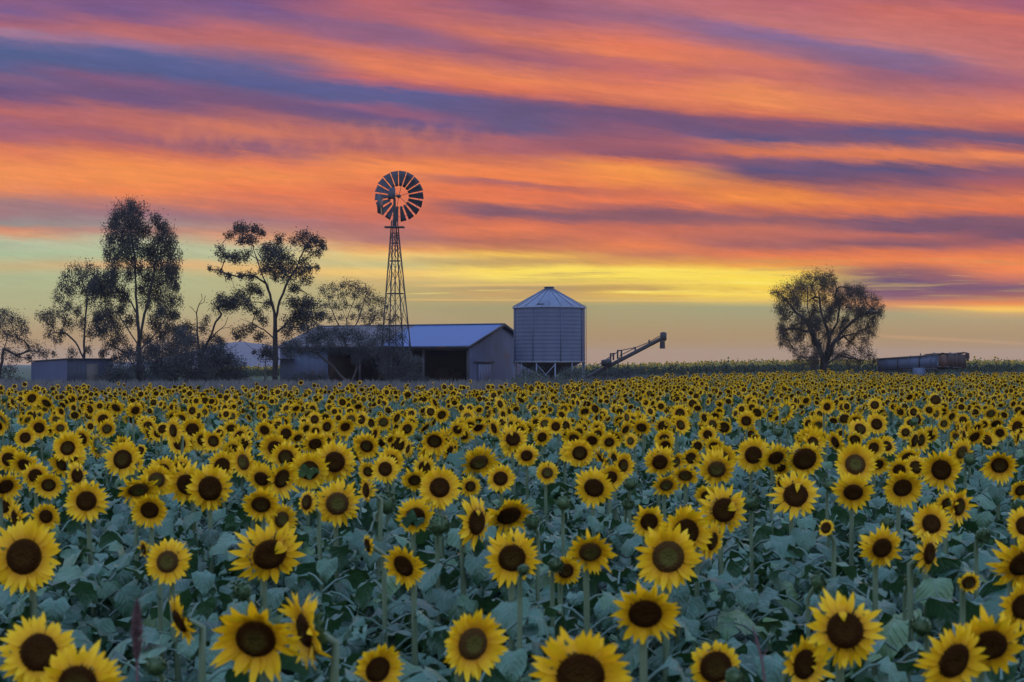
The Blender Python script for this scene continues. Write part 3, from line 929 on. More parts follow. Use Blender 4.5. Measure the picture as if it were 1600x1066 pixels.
# ---------------------------------------------------------------- windmill
def build_windmill():
    Yc = 104.0
    S = Yc / F
    base = at(619.5, 568, Yc)
    gz = float(ground(base[0], Yc))
    root = empty('windmill', (base[0], Yc, gz), 0, 'tall farm windmill with a round many-bladed wheel on a lattice tower', 'windmill')
    H = 12.55 - gz
    hb, ht = 29.5 * S * 0.99, 4.6 * S    # half projected widths at ground and top
    phi = R(24)
    zs = [0, (604 - 540) * S, (604 - 507) * S, (604 - 457) * S, (604 - 406) * S, (604 - 378) * S]

    def corner(i, z):
        f = z / H
        # tower centre leans with the photo: from column 619.5 at the foot to 616.5 at the top
        h = hb + (ht - hb) * f
        a = phi + i * math.pi / 2 + math.pi / 4
        rr = h / math.cos(math.pi / 4 - phi)
        return np.array((-3.0 * S * f + rr * math.cos(a), rr * math.sin(a), z))
    for i in range(4):
        g = Geo()
        g.add(*bar(corner(i, -0.4), corner(i, H), 0.085))
        g.build('leg', MT['darksteel'], root)
    g = Geo()
    for k, z in enumerate(zs[1:]):
        for i in range(4):
            g.add(*bar(corner(i, z), corner((i + 1) % 4, z), 0.055))
    for k in range(len(zs)):
        z0 = zs[k]
        z1 = zs[k + 1] if k + 1 < len(zs) else H - 0.8
        for i in range(4):
            g.add(*bar(corner(i, z0), corner((i + 1) % 4, z1), 0.032))
            g.add(*bar(corner((i + 1) % 4, z0), corner(i, z1), 0.032))
    g.build('bracing', MT['darksteel'], root)
    cx = -3.0 * S
    g = Geo()
    g.add(*bar((0.0, 0, -0.2), (cx, 0, H + 1.0), 0.055))
    g.build('pump_rod', MT['darksteel'], root)
    # ladder up one face
    g = Geo()
    p0, p1 = corner(2, 0.3), corner(2, H - 0.6)
    for dx in (0.02, 0.32):
        g.add(*bar(p0 + (dx, -0.08, 0), p1 + (dx * 0.75, -0.08, 0), 0.035))
    for q in range(30):
        f = q / 30
        p = p0 + (p1 - p0) * f
        g.add(*bar(p + (0.02, -0.08, 0), p + (0.32 - 0.08 * f, -0.08, 0), 0.022))
    g.build('ladder', MT['darksteel'], root)
    zp = (604 - 354) * S
    g = Geo()
    g.add(*box(cx - 0.72, cx + 0.72, -0.5, -0.12, zp, zp + 0.07))
    g.add(*box(cx - 0.72, cx + 0.72, 0.12, 0.5, zp, zp + 0.07))
    g.add(*box(cx - 0.68, cx - 0.2, -0.119, 0.119, zp + 0.002, zp + 0.06))
    g.add(*box(cx + 0.2, cx + 0.68, -0.119, 0.119, zp + 0.002, zp + 0.06))
    g.build('platform', MT['wood'], root)
    g = Geo()
    g.add(*tube([(cx, 0, H - 0.5), (cx, 0, H + 1.6)], [0.13, 0.10], 8))
    g.build('mast', MT['darksteel'], root)
    # gearbox
    hz = (604 - 304) * S
    gx = -6.5 * S
    g = Geo()
    V = [(-0.36, -0.3, -0.28), (0.22, -0.3, -0.28), (0.22, 0.3, -0.28), (-0.36, 0.3, -0.28),
         (-0.20, -0.24, 0.52), (0.22, -0.24, 0.52), (0.22, 0.24, 0.52), (-0.20, 0.24, 0.52)]
    V = [(x + gx, y - 0.1, z + hz + 0.05) for x, y, z in V]
    g.add(V, [(0, 3, 2, 1), (4, 5, 6, 7), (0, 1, 5, 4), (1, 2, 6, 5), (2, 3, 7, 6), (3, 0, 4, 7)])
    gb = g.build('gearbox', MT['sail'], root)
    gb.modifiers.new('bevel', 'BEVEL').width = 0.05
    # the wheel stands behind the gearbox, facing away, turned a little
    wc = Vector((2.5 * S, 0.75, (604 - 303) * S))
    wh = empty('wheel', wc)
    wh.parent = root
    wh.rotation_euler = (R(4), 0, R(-13))
    n = 18
    r0, r1 = 0.74, 1.86
    for i in range(n):
        a = (i + 0.5) * 2 * math.pi / n
        g = Geo()
        pit = R(26)
        V, Fc = [], []
        nr, nc = 5, 5
        for q in range(nr):
            rr = r0 + (r1 - r0) * q / (nr - 1)
            half = (0.085 + (0.265 - 0.085) * q / (nr - 1))
            for c_ in range(nc):
                u = c_ / (nc - 1) * 2 - 1
                t_ = half * u
                dep = t_ * math.tan(pit) * 0.8 + 0.05 * (1 - u * u)
                V.append((math.sin(a) * rr + math.cos(a) * t_, dep, math.cos(a) * rr - math.sin(a) * t_))
        for q in range(nr - 1):
            for c_ in range(nc - 1):
                k = q * nc + c_
                Fc.append((k, k + 1, k + nc + 1, k + nc))
        g.add(V, Fc)
        o = g.build('sail', MT['sail'], wh)
        sm = o.modifiers.new('solid', 'SOLIDIFY')
        sm.thickness = 0.008
    for rr in (r0 + 0.12, r1 - 0.35):
        g = Geo()
        th = np.linspace(0, 2 * np.pi, 55)
        P = np.stack([rr * np.sin(th), np.full(55, 0.10), rr * np.cos(th)], -1)
        V, Fc = tube(P, 0.016, 5)
        g.add(V, Fc)
        g.build('rim_ring', MT['darksteel'], wh)
    g = Geo()
    for i in range(6):
        a = i * math.pi / 3 + 0.24
        g.add(*bar((0, 0.0, 0), (math.sin(a) * 1.5, 0.12, math.cos(a) * 1.5), 0.03))
    g.build('spoke', MT['darksteel'], wh)
    g = Geo()
    g.add(*tube([(0, -0.9, 0), (0, -0.16, 0), (0, -0.15, 0), (0, 0.15, 0), (0, 0.16, 0)], [0.05, 0.05, 0.13, 0.13, 0.02], 10))
    g.build('hub', MT['darksteel'], wh)
    # tail folded beside the wheel on this side of it
    g = Geo()
    za = hz - 0.15
    g.add(*bar((gx - 0.1, -0.3, za), (gx - 0.8, -1.2, za - 0.1), 0.06))
    g.add(*bar((gx - 0.1, -0.3, za - 0.25), (gx - 0.8, -1.2, za - 0.8), 0.045))
    g.build('tail_arm', MT['darksteel'], root)
    g = Geo()
    g.add(*bar((gx - 0.60, -1.0, za - 0.70), (gx - 0.84, -2.6, za - 0.70), 0.03, 1.35))
    tv = g.build('tail_vane', MT['sail'], root)


build_windmill()


# ---------------------------------------------------------------- grain auger
def build_auger():
    Yc = 116.0
    b = at(955, 568, Yc)
    gz = float(ground(b[0], Yc))
    root = empty('grain_auger', (b[0], Yc, gz), 0, 'long grain auger tilted up with a hanging spout beside the silo', 'auger')
    o = np.array((b[0], Yc, gz))

    def q(px, py, dy=0.0):
        return at(px, py, Yc + dy) - o
    lo, hi = q(902, 598), q(1033, 529.5)
    g = Geo()
    g.add(*tube([lo, lo + (hi - lo) * .5, hi], 0.16, 12))
    g.build('tube', MT['darksteel'], root, smooth=True)
    g = Geo()
    p = q(1036.5, 527)
    g.add(*tube([p + (0, 0, 0.42), p + (0, 0, 0.36), p + (0, 0, -0.25), p + (0, 0, -0.3)], [0.1, 0.27, 0.27, 0.2], 10))
    g.build('head', MT['darksteel'], root)
    g = Geo()
    p = q(1035, 533)
    g.add(*tube([p, p + (0, 0, -0.62)], [0.2, 0.23], 10))
    g.build('spout', MT['darksteel'], root)
    for a, c in (((935, 570), (968, 548)), ((968, 548), (994, 543)), ((994, 543), (1015, 534.5)), ((1015, 534.5), (1031, 525)), ((968, 556), (992, 544))):
        g = Geo()
        g.add(*bar(q(*a), q(*c), 0.065))
        g.build('truss_cable', MT['darksteel'], root)
    for (a, c) in (((965, 561), (965, 548)), ((971, 560), (971, 548)), ((993, 549), (992, 542)), ((1015, 538), (1014, 531)), ((954, 564), (954, 553)), ((958.5, 563), (958.5, 553))):
        g = Geo()
        g.add(*bar(q(*a), q(*c), 0.13))
        g.build('truss_post', MT['darksteel'], root)
    g = Geo()
    g.add(*bar(q(953, 553, -.2), q(961, 552.5, -.2), 0.1))
    g.add(*bar(q(964, 548, -.2), q(973, 547.5, -.2), 0.1))
    g.build('cross_bar', MT['darksteel'], root)
    g = Geo()
    p = q(950, 566, -0.5)
    g.add(*tube([p + (-.55, 0, -.1), p + (-.5, 0, -.1), p + (.25, 0, .05), p + (.3, 0, .05)], [.1, .27, .27, .1], 12))
    g.build('engine', MT['darksteel'], root)
    for px in (944, 968):
        for dy in (-1.0, 1.0):
            g = Geo()
            g.add(*bar(q(px, 566 if px < 950 else 558, 0.2 * dy), q(956 + (px - 956) * 0.4, 594, dy), 0.07))
            g.build('strut', MT['darksteel'], root)
    for dy in (-1.0, 1.0):
        g = Geo()
        p = q(957, 597, dy)
        th = np.linspace(0, 2 * np.pi, 25)
        P = np.stack([p[0] + 0.33 * np.sin(th), np.full(25, p[1]), p[2] + 0.33 * np.cos(th)], -1)
        g.add(*tube(P, 0.09, 8))
        w = g.build('tyre', MT['rubber'], root, smooth=True)
        g = Geo()
        g.add(*tube([p + (0, -.05, 0), p + (0, -.045, 0), p + (0, .045, 0), p + (0, .05, 0)], [0.02, .25, .25, .02], 14))
        g.build('rim', MT['steel'], w)
    g = Geo()
    p0 = q(902, 600)
    g.add(*box(p0[0] - .5, p0[0] + .4, -.45, .45, p0[2] - .2, p0[2] + .3))
    g.build('intake_hopper', MT['darksteel'], root)


build_auger()


# ---------------------------------------------------------------- small shed on the left
def build_small_shed():
    Yc = 106.0
    S = Yc / F
    c = at(105, 568, Yc)
    gz = float(ground(c[0], Yc))
    th = R(40)
    root = empty('small_tin_shed', (c[0], Yc, gz), th, 'small low tin shed with a flat skillion roof under the gum trees', 'shed')
    # the near corner is the local origin; x goes right and back, y goes left and back
    Lx, Ly = 3.6, 7.0
    h = EYE + (HZ - 561.5) * S - gz
    h2 = h - 0.16
    t = 0.06
    g = Geo()
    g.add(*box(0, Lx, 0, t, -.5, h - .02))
    g.build('front_wall', MT['shaded_wall'], root)
    g = Geo()
    V = [(0, t, -.5), (0, Ly, -.5), (0, Ly, h2 - .05), (0, t, h - .02)]
    V2 = [(x + t, y, z) for x, y, z in V]
    g.add(V, [(3, 2, 1, 0)])
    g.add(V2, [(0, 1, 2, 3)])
    g.build('side_wall', MT['lit_wall'], root)
    g = Geo()
    g.add(*box(t, Lx, Ly - t, Ly, -.5, h2 - .05))
    g.add(*box(Lx - t, Lx, t, Ly - t, -.5, h2 - .05))
    g.build('back_wall', MT['wall'], root)
    g = Geo()
    e = 0.12
    V = [(-e, -e, h), (Lx + e, -e, h), (Lx + e, Ly + e, h2 - .02), (-e, Ly + e, h2 - .02)]
    V += [(x, y, z + .08) for x, y, z in V]
    g.add(V, [(3, 2, 1, 0), (4, 5, 6, 7), (0, 1, 5, 4), (1, 2, 6, 5), (2, 3, 7, 6), (3, 0, 4, 7)])
    g.build('roof', MT['darksteel'], root)
    g = Geo()
    g.add(*box(1.5, 2.4, -.03, -.002, -.3, 1.75))
    d = g.build('door', MT['wood'], root)
    g = Geo()
    g.add(*box(2.2, 2.3, -.06, -.031, .8, .95))
    g.build('handle', MT['darksteel'], d)


build_small_shed()


# ---------------------------------------------------------------- derelict trailer on the right
def build_trailer():
    Yc = 108.0
    o = at(1465, 568, Yc)
    gz = float(ground(o[0], Yc))
    o[2] = gz
    root = empty('derelict_trailer', o, 0, 'derelict box trailer with faded blue side and rusty end sunk in the weeds', 'trailer')

    def q(px, py, dy):
        return at(px, py, Yc + dy) - o
    # near vertical edge at column 1465; the long side runs back to the left, the end runs back to the right
    A0, A1 = q(1465, 573, 0), q(1465, 555, 0)
    B0, B1 = q(1371, 578, 5.0), q(1371, 561.5, 5.0)
    C0, C1 = q(1509, 575, 1.6), q(1509, 553.5, 1.6)
    D0, D1 = B0 + (C0 - A0), B1 + (C1 - A1)

    def wall(name, P, Q, P1, Q1, m, th_=0.06, n=14, dent=0.03):
        g = Geo()
        rs = np.random.default_rng(len(name))
        k = rs.normal(0, dent, (n + 1, 2))
        d = Q - P
        nrm = np.cross(d, (0, 0, 1.0))
        nrm /= np.linalg.norm(nrm)
        V = []
        for s in (0, 1):
            for i in range(n + 1):
                f = i / n
                a = P + (Q - P) * f + nrm * (k[i, 0] * .5 - s * th_)
                b = P1 + (Q1 - P1) * f + nrm * (k[i, 0] - s * th_) + (0, 0, k[i, 1])
                V += [a, b]
        Fc = []
        m2 = 2 * (n + 1)
        for i in range(n):
            Fc.append((2 * i, 2 * i + 2, 2 * i + 3, 2 * i + 1))
            Fc.append((m2 + 2 * i, m2 + 2 * i + 1, m2 + 2 * i + 3, m2 + 2 * i + 2))
            Fc.append((2 * i + 1, 2 * i + 3, m2 + 2 * i + 3, m2 + 2 * i + 1))
            Fc.append((2 * i, m2 + 2 * i, m2 + 2 * i + 2, 2 * i + 2))
        for i in (0, n):
            Fc.append((2 * i, 2 * i + 1, m2 + 2 * i + 1, m2 + 2 * i))
        g.add(V, Fc)
        return g.build(name, m, root)
    wall('side_panel', B0, A0, B1, A1, MT['trailer'], dent=0.012)
    for f in (0.12, 0.30, 0.48, 0.66, 0.84):
        g = Geo()
        p0, p1 = A0 + (B0 - A0) * f, A1 + (B1 - A1) * f
        g.add(*bar(p0 + (0, -0.05, 0.02), p1 + (0, -0.05, 0.03), 0.09, 0.06))
        g.build('side_rib', MT['darksteel' if f in (0.30, 0.66) else 'trailer'], root)
    g = Geo()
    g.add(*bar(A1 + (0, -.03, .02), B1 + (0, -.03, .02), 0.10, 0.09))
    g.build('top_rail', MT['wood'], root)
    e = wall('end_panel', A0 + (0.05, 0.02, 0), C0, A1 + (0.05, 0.02, 0), C1, MT['rusty'], dent=0.06)
    tag(e, 'rusty end panel')
    wall('side_panel', C0 + (0.02, 0.05, 0), D0, C1 + (0.02, .05, 0), D1, MT['rusty'], dent=0.05)
    wall('end_panel', D0, B0 + (0, .02, 0), D1, B1 + (0, .02, 0), MT['trailer'], dent=0.05)
    g = Geo()
    up = np.array((0, 0, 0.04))
    g.add([A0 + up, B0 + up, D0 + up, C0 + up, A0 - up, B0 - up, D0 - up, C0 - up], [(0, 3, 2, 1), (4, 5, 6, 7), (0, 1, 5, 4), (1, 2, 6, 5), (2, 3, 7, 6), (3, 0, 4, 7)])
    g.build('floor', MT['darksteel'], root)
    g = Geo()
    dn = np.array((0, 0.12, -0.16))
    g.add(*bar(A0 + dn, B0 + dn, 0.12, 0.16))
    g.build('chassis_rail', MT['darksteel'], root)
    # torn tarpaulin lying over the rusty end
    g = Geo()
    rs = np.random.default_rng(3)
    n, m_ = 16, 6
    V, Fc = [], []
    for i in range(n + 1):
        for j in range(m_ + 1):
            f, h = i / n, j / m_
            a = A1 + (C1 - A1) * (f * 1.06 - .02)
            b = a + (B1 - A1) * 0.22
            p = a + (b - a) * h
            V.append(p + (0, 0, 0.07 + 0.05 * math.sin(f * 9 + h * 3) + rs.normal(0, .02)))
    for i in range(n):
        for j in range(m_):
            k = i * (m_ + 1) + j
            Fc.append((k, k + 1, k + m_ + 2, k + m_ + 1))
    g.add(V, Fc)
    tp = g.build('tarpaulin', MT['wood'], root, smooth=True)
    tp.modifiers.new('solid', 'SOLIDIFY').thickness = 0.04
    g = Geo()
    p = C1
    g.add(*tube([p + (0.0, 0, 0.1), p + (0.12, 0, 0.02), p + (0.16, 0, -.3), p + (0.14, 0, -.55)], [0.06, 0.16, 0.13, 0.03], 8))
    g.build('rolled_flap', MT['rusty'], root, smooth=True)
    for f in (0.27, 0.44):
        g = Geo()
        p = A1 + (B1 - A1) * f
        g.add(*bar(p + (0, .05, -.2), p + (0, .05, 0.22 if f < .4 else .1), 0.07))
        g.build('stake', MT['darksteel'], root)
    g = Geo()
    p = q(1439, 575, 0.9)
    g.add(*box(p[0] - .34, p[0] + .36, p[1], p[1] + 1.2, -.5, p[2]))
    g.build('prop_block', MT['trailer'], root)
    for f in (0.30, 0.78):
        p = A0 + (B0 - A0) * f
        g = Geo()
        th = np.linspace(0, 2 * np.pi, 25)
        d = (B0 - A0) / np.linalg.norm(B0 - A0)
        zc = 0.42
        P = np.stack([p[0] + d[0] * .34 * np.sin(th), p[1] + .35 + d[1] * .34 * np.sin(th), zc + .34 * np.cos(th)], -1)
        g.add(*tube(P, 0.09, 8))
        w = g.build('tyre', MT['rubber'], root, smooth=True)
        g = Geo()
        c0 = np.array((p[0], p[1] + .35, zc))
        g.add(*tube([c0 + (0, -.05, 0), c0 + (0, -.04, 0), c0 + (0, .04, 0), c0 + (0, .05, 0)], [.02, .26, .26, .02], 14))
        g.build('rim', MT['rusty'], w)


build_trailer()


# ---------------------------------------------------------------- trees
def grow(name, label, Y, limbs, clumps, leaf=(0.17, 0.09), dens=150, trunk_r=0.22, mats=('bark', 'crown'), depth=0.7, droop=0.0,
         cat='tree', group=None, seed=1, base=None, bare=(), twigs=5, tip=0.012, spread=1.18, pw=0.60):
    """A tree from its limbs (pixel polylines, the first starts at the foot) and leaf clumps (px, py, radius in px) of the photo.
    Every limb and clump gets its own depth, so the crown is a volume."""
    rs = np.random.default_rng(seed)
    S = Y / F
    f0 = limbs[0][0] if base is None else base
    b = at(f0[0], f0[1], Y)
    gz = float(ground(b[0], Y))
    root = empty(name, (b[0], Y, gz), 0, label, cat, group)
    o = np.array((b[0], Y, gz))
    cl = np.array([c[:2] for c in clumps], float) if clumps else np.zeros((0, 2))
    cx = cl[:, 0].mean() if len(cl) else f0[0]
    halfw = max(np.ptp(cl[:, 0]) / 2, 14) * S if len(cl) else 0.5
    nodes, par, cnt = [], [], []

    def node(p, parent):
        nodes.append(np.array(p, float))
        par.append(parent)
        cnt.append(0.0)
        return len(nodes) - 1

    def spot(px, py, dy):
        return at(px, py, Y + dy) - o
    # limbs
    first = True
    for li, L in enumerate(limbs):
        dy = 0.0
        prev = -1
        if first:
            p = at(L[0][0], L[0][1], Y) - o
            p[2] = -0.35
            prev = node(p, -1)
            rest = L[1:]
            first = False
        else:
            p0 = np.array(L[0], float)
            best = min(range(len(nodes)), key=lambda k: abs(nodes[k][0] / S + f0[0] - p0[0]) + abs((EYE - gz - nodes[k][2]) / S + HZ - p0[1]))
            prev = best
            dy = nodes[best][1]
            rest = L[1:]
        drift = rs.normal(0, 0.28) * halfw * depth if li else 0
        n = len(rest)
        for i, (px, py) in enumerate(rest):
            dd = dy + drift * (i + 1) / n
            p = spot(px, py, dd)
            q = nodes[prev]
            k = max(2, int(np.linalg.norm(p - q) / 0.45))
            j = rs.normal(0, 0.025, (k, 3))
            for s in range(1, k + 1):
                w = q + (p - q) * s / k + (j[s - 1] if s < k else 0)
                prev = node(w, prev)
        cnt[prev] += 1.5
    nl = len(nodes)
    # clumps, nearest first
    info = []
    for c in clumps:
        px, py, r = c
        r = r * spread + rs.normal(0, 0.8)
        rx = abs(px - cx) * S / max(halfw, 1e-6)
        dmax = halfw * depth * math.sqrt(max(0.06, 1 - min(rx, 1) ** 2))
        dd = rs.uniform(-1, 1) * dmax
        info.append((spot(px, py, dd), r * S))
    NA = np.array(nodes)
    order = sorted(range(len(info)), key=lambda i: np.min(np.linalg.norm(NA - info[i][0], axis=1)))
    ends = []
    for i in order:
        p, r = info[i]
        A = np.array(nodes)
        d = A - p
        up = np.maximum(A[:, 2] - p[2] + 0.15, 0)
        cost = np.linalg.norm(d, axis=1) + up * (0.5 if droop else 1.4) + (A[:, 2] < 0.6) * 2.0
        k = int(np.argmin(cost))
        q = nodes[k]
        n = max(2, int(np.linalg.norm(p - q) / 0.3))
        mid = (q + p) / 2 + np.array((0, 0, 0.12 * np.linalg.norm(p - q) * (1 if not droop else 0.35))) + rs.normal(0, 0.05, 3)
        prev = k
        for s in range(1, n + 1):
            t = s / n
            w = q * (1 - t) ** 2 + mid * 2 * t * (1 - t) + p * t * t
            if s < n:
                w = w + rs.normal(0, 0.03, 3)
            prev = node(w, prev)
        e = prev
        ends.append(e)
        for _ in range(twigs):
            v = rs.normal(0, 1, 3)
            v /= np.linalg.norm(v)
            v[2] = v[2] * 0.8 + 0.25 - droop
            m1 = node(p + v * r * 0.5 + rs.normal(0, .03, 3), e)
            m2 = node(p + v * r * 1.0 + np.array((0, 0, -droop * r * .6)), m1)
            cnt[m2] += 0.25
    for i in range(len(nodes) - 1, 0, -1):
        if par[i] >= 0:
            cnt[par[i]] += max(cnt[i], 0.05)
    tot = max(cnt[0], 1)
    rad = [max(tip, 0.85 * trunk_r * (c / tot) ** pw) for c in cnt]
    g = Geo()
    kids = {}
    for i in range(1, len(nodes)):
        kids.setdefault(par[i], []).append(i)
    for i in range(1, len(nodes)):
        q = par[i]
        main = max(kids[q], key=lambda c: cnt[c])
        rq = rad[q] if main == i else min(rad[q], rad[i] * 1.25)
        flare = 1.35 if q == 0 else 1.0
        sides = 8 if rad[i] > 0.08 else 5 if rad[i] > 0.025 else 3
        V, Fc = tube([nodes[q], nodes[i]], [rq * flare, rad[i]], sides)
        g.add(V, Fc, rs.uniform(0, 1))
    g.build('trunk', MT[mats[0]], root, smooth=True)
    if not len(info):
        return root
    # leaves
    g = Geo()
    P, Q, T = [], [], []
    for ci, (p, r) in enumerate(info):
        n = int(dens * 3.0 * (r / (10 * 0.05)) ** 2) + 10
        # several tight tufts within the clump give holes between them
        nt = max(4, int(5 + r * 12))
        tc = rs.normal(0, 1, (nt, 3))
        tc /= np.linalg.norm(tc, axis=1, keepdims=True)
        tc *= (rs.uniform(0.1, 1.15, (nt, 1)) ** 0.7) * r
        tc[:, 2] *= 0.8
        w = rs.integers(0, nt, n)
        off = np.clip(rs.normal(0, 1, (n, 3)), -1.7, 1.7) * r * 0.33
        far = rs.uniform(0, 1, n) < .10
        off[far] *= 1.9
        if droop:
            off[:, 2] = off[:, 2] * 1.3 - np.abs(rs.normal(0, 1, n)) * r * droop
            off[:, :2] *= 0.75
        P.append(p + tc[w] + off)
        T.append(np.clip(rs.uniform(0, 1) * 0.45 + rs.uniform(0, 0.55, n), 0, 1))
    P = np.concatenate(P)
    T = np.concatenate(T)
    n = len(P)
    a = rs.normal(0, 1, (n, 3))
    if droop:
        a[:, 2] = -np.abs(a[:, 2]) * 2.2 - .5
    a /= np.linalg.norm(a, axis=1, keepdims=True)
    b_ = rs.normal(0, 1, (n, 3))
    b_ -= (b_ * a).sum(1, keepdims=True) * a
    b_ /= np.linalg.norm(b_, axis=1, keepdims=True)
    sz = rs.uniform(0.65, 1.4, (n, 1))
    a *= leaf[0] * sz * 0.32
    b_ *= leaf[1] * sz * 0.32
    V = np.stack([P - a, P + b_ - a * .1, P + a, P - b_ - a * .1], 1).reshape(-1, 3)
    Fc = np.arange(4 * n).reshape(n, 4)
    g.add(V, Fc, np.repeat(T, 4))
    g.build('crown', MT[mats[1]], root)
    return root


def build_trees():
    gl = 'trees behind the sunflower field'
    grow('gum_tree', 'sparse low gum tree at the left edge behind the sunflowers', 112, [[(-4, 603), (0, 575), (6, 545), (14, 520), (22, 508)], [(6, 545), (25, 555), (45, 548), (62, 550)], [(0, 570), (-12, 540), (-14, 515)]],
         [(5, 500, 12), (20, 502, 12), (34, 510, 10), (12, 522, 11), (28, 530, 11), (44, 541, 9), (58, 549, 8), (70, 552, 8), (84, 553, 5), (8, 553, 10), (28, 558, 9), (46, 560, 7), (-10, 510, 14), (-15, 540, 14), (14, 580, 11), (-5, 585, 13), (6, 488, 8), (30, 595, 8), (12, 597, 9), (40, 518, 7)],
         dens=105, trunk_r=0.17, seed=3, group=gl)
    grow('gum_tree', 'slender open gum tree standing behind the small tin shed', 114, [[(131, 603), (131, 560), (132, 520), (134, 490), (136, 460), (128, 438)], [(131, 555), (118, 535), (104, 522), (92, 515)], [(132, 530), (145, 508), (150, 495)], [(133, 500), (112, 480), (100, 470)], [(127, 603), (124, 570), (116, 555)]],
         [(120, 423, 10), (140, 421, 10), (105, 431, 9), (99, 447, 9), (91, 466, 9), (112, 453, 9), (127, 434, 9), (150, 434, 9), (67, 494, 8), (78, 489, 8), (80, 507, 8), (92, 488, 8), (108, 478, 9), (80, 522, 8), (96, 520, 9), (112, 507, 9), (121, 485, 9), (140, 469, 9), (147, 491, 9), (140, 520, 9), (112, 552, 8), (137, 547, 7), (152, 452, 10), (130, 455, 8), (118, 442, 8), (75, 500, 7), (103, 500, 8), (128, 505, 7), (88, 530, 6), (145, 410 + 45, 9)],
         droop=0.10, dens=125, trunk_r=0.15, seed=4, group=gl)
    grow('eucalyptus_tree', 'tallest dense eucalyptus tree with an upright double crown beside the small tin shed', 111, [[(217, 603), (217, 560), (217, 520), (214, 480), (212, 440), (210, 400), (205, 365), (200, 335)], [(217, 540), (224, 500), (232, 470), (240, 430), (247, 390), (246, 352)], [(217, 545), (203, 520), (190, 500), (178, 480)], [(218, 550), (240, 525), (258, 500)], [(214, 490), (190, 450), (172, 430)], [(217, 575), (200, 560), (185, 545)]],
         [(200, 322, 12), (186, 333, 12), (215, 330, 12), (176, 350, 12), (195, 350, 16), (215, 350, 14), (226, 362, 11), (172, 373, 12), (190, 375, 16), (210, 380, 14), (169, 395, 11), (186, 400, 14), (206, 405, 12), (222, 390, 10), (180, 425, 13), (200, 430, 12), (170, 440, 13), (157, 443, 15), (146, 450, 13), (165, 460, 14), (182, 455, 12), (196, 465, 11), (243, 343, 8), (250, 355, 10), (258, 365, 12), (266, 380, 11), (245, 375, 11), (235, 395, 12), (252, 395, 13), (268, 400, 11), (240, 415, 12), (258, 415, 13), (272, 420, 11), (231, 435, 12), (249, 440, 13), (268, 440, 12), (278, 447, 8), (235, 460, 12), (255, 465, 12), (272, 467, 11), (220, 450, 10), (265, 487, 11), (250, 490, 11), (275, 492, 8), (240, 507, 10), (262, 512, 10), (274, 515, 8), (170, 485, 12), (181, 505, 12), (166, 512, 11), (155, 520, 11), (186, 530, 11), (171, 540, 10), (195, 550, 10), (160, 552, 8), (205, 500, 9), (230, 530, 9), (250, 527, 9), (190, 485, 10), (152, 500, 9), (215, 420, 10), (228, 475, 9), (178, 560, 8), (240, 545, 9), (160, 495, 9)],
         droop=0.12, dens=190, trunk_r=0.26, seed=5, leaf=(0.19, 0.085), group=gl)
    gs = 'dense shrubs under the trees'
    sh = [('dense dark shrub at the foot of the tallest eucalyptus', 225, 108.5, [(200, 590, 14), (212, 572, 14), (226, 558, 14), (240, 548, 14), (252, 560, 15), (238, 575, 16), (220, 592, 15), (250, 590, 16), (262, 575, 14), (205, 555, 9), (188, 592, 11), (236, 600, 12), (265, 597, 12)]),
          ('tall dense dark shrub in front of the dead snag tree', 292, 107.5, [(262, 545, 13), (275, 533, 13), (288, 528, 13), (300, 535, 13), (280, 555, 16), (300, 560, 16), (315, 550, 14), (268, 570, 15), (290, 580, 17), (312, 582, 16), (270, 594, 14), (300, 598, 14), (322, 570, 12), (285, 515, 8), (320, 597, 12)]),
          ('rounded dark shrub at the right end of the shrub row, next to the hill gap', 348, 109, [(332, 545, 11), (345, 550, 12), (356, 560, 12), (366, 573, 12), (375, 588, 11), (340, 568, 15), (355, 580, 14), (335, 590, 15), (360, 597, 12), (380, 598, 8), (345, 535, 8), (328, 560, 12)]),
          ('low dark shrub against the right wall of the small tin shed', 185, 104.5, [(168, 592, 9), (178, 585, 9), (188, 578, 10), (198, 585, 10), (182, 597, 9), (195, 598, 9), (176, 572, 6), (190, 566, 5)]),
          ('small dark shrub under the shed wall beside the spreading tree', 485, 107, [(448, 598, 8), (460, 594, 9), (474, 590, 9), (488, 592, 9), (502, 594, 9), (515, 598, 8), (480, 600, 9), (465, 602, 8), (496, 602, 8)])]
    for i, (lab, px, Y, cl) in enumerate(sh):
        x0 = px
        grow('dense_shrub', lab, Y, [[(x0, 605), (x0 - 3, 585), (x0 + 2, 565 if i < 3 else 590)], [(x0, 595), (x0 + 14, 575 if i < 3 else 592)], [(x0, 595), (x0 - 14, 575 if i < 3 else 592)]], cl, dens=230, trunk_r=0.10,
             mats=('bark', 'shrub'), cat='shrub', group=gs, seed=20 + i, leaf=(0.15, 0.09), depth=0.9, twigs=4)
    grow('snag_tree', 'half dead tree with a bare forked snag rising above the dark shrubs', 110, [[(316, 604), (313, 570), (310, 540), (308, 506), (307, 489), (311, 476), (316, 468), (315, 459)], [(308, 489), (302, 484), (296, 479)], [(311, 476), (319, 472), (321, 462)], [(312, 560), (326, 532), (333, 515), (337, 503), (346, 491)], [(328, 528), (340, 518), (352, 508), (356, 496)], [(346, 510), (358, 512), (363, 508)], [(320, 560), (345, 556), (358, 546), (371, 538)]],
         [(349, 470, 9), (364, 467, 10), (343, 464, 8), (355, 479, 9), (340, 482, 8), (289, 508, 9), (298, 513, 9), (319, 514, 9), (334, 527, 9), (322, 500, 7), (372, 470, 7), (282, 520, 9), (300, 528, 10), (370, 480, 8)],
         dens=120, trunk_r=0.17, seed=6, group=gl, depth=0.6)
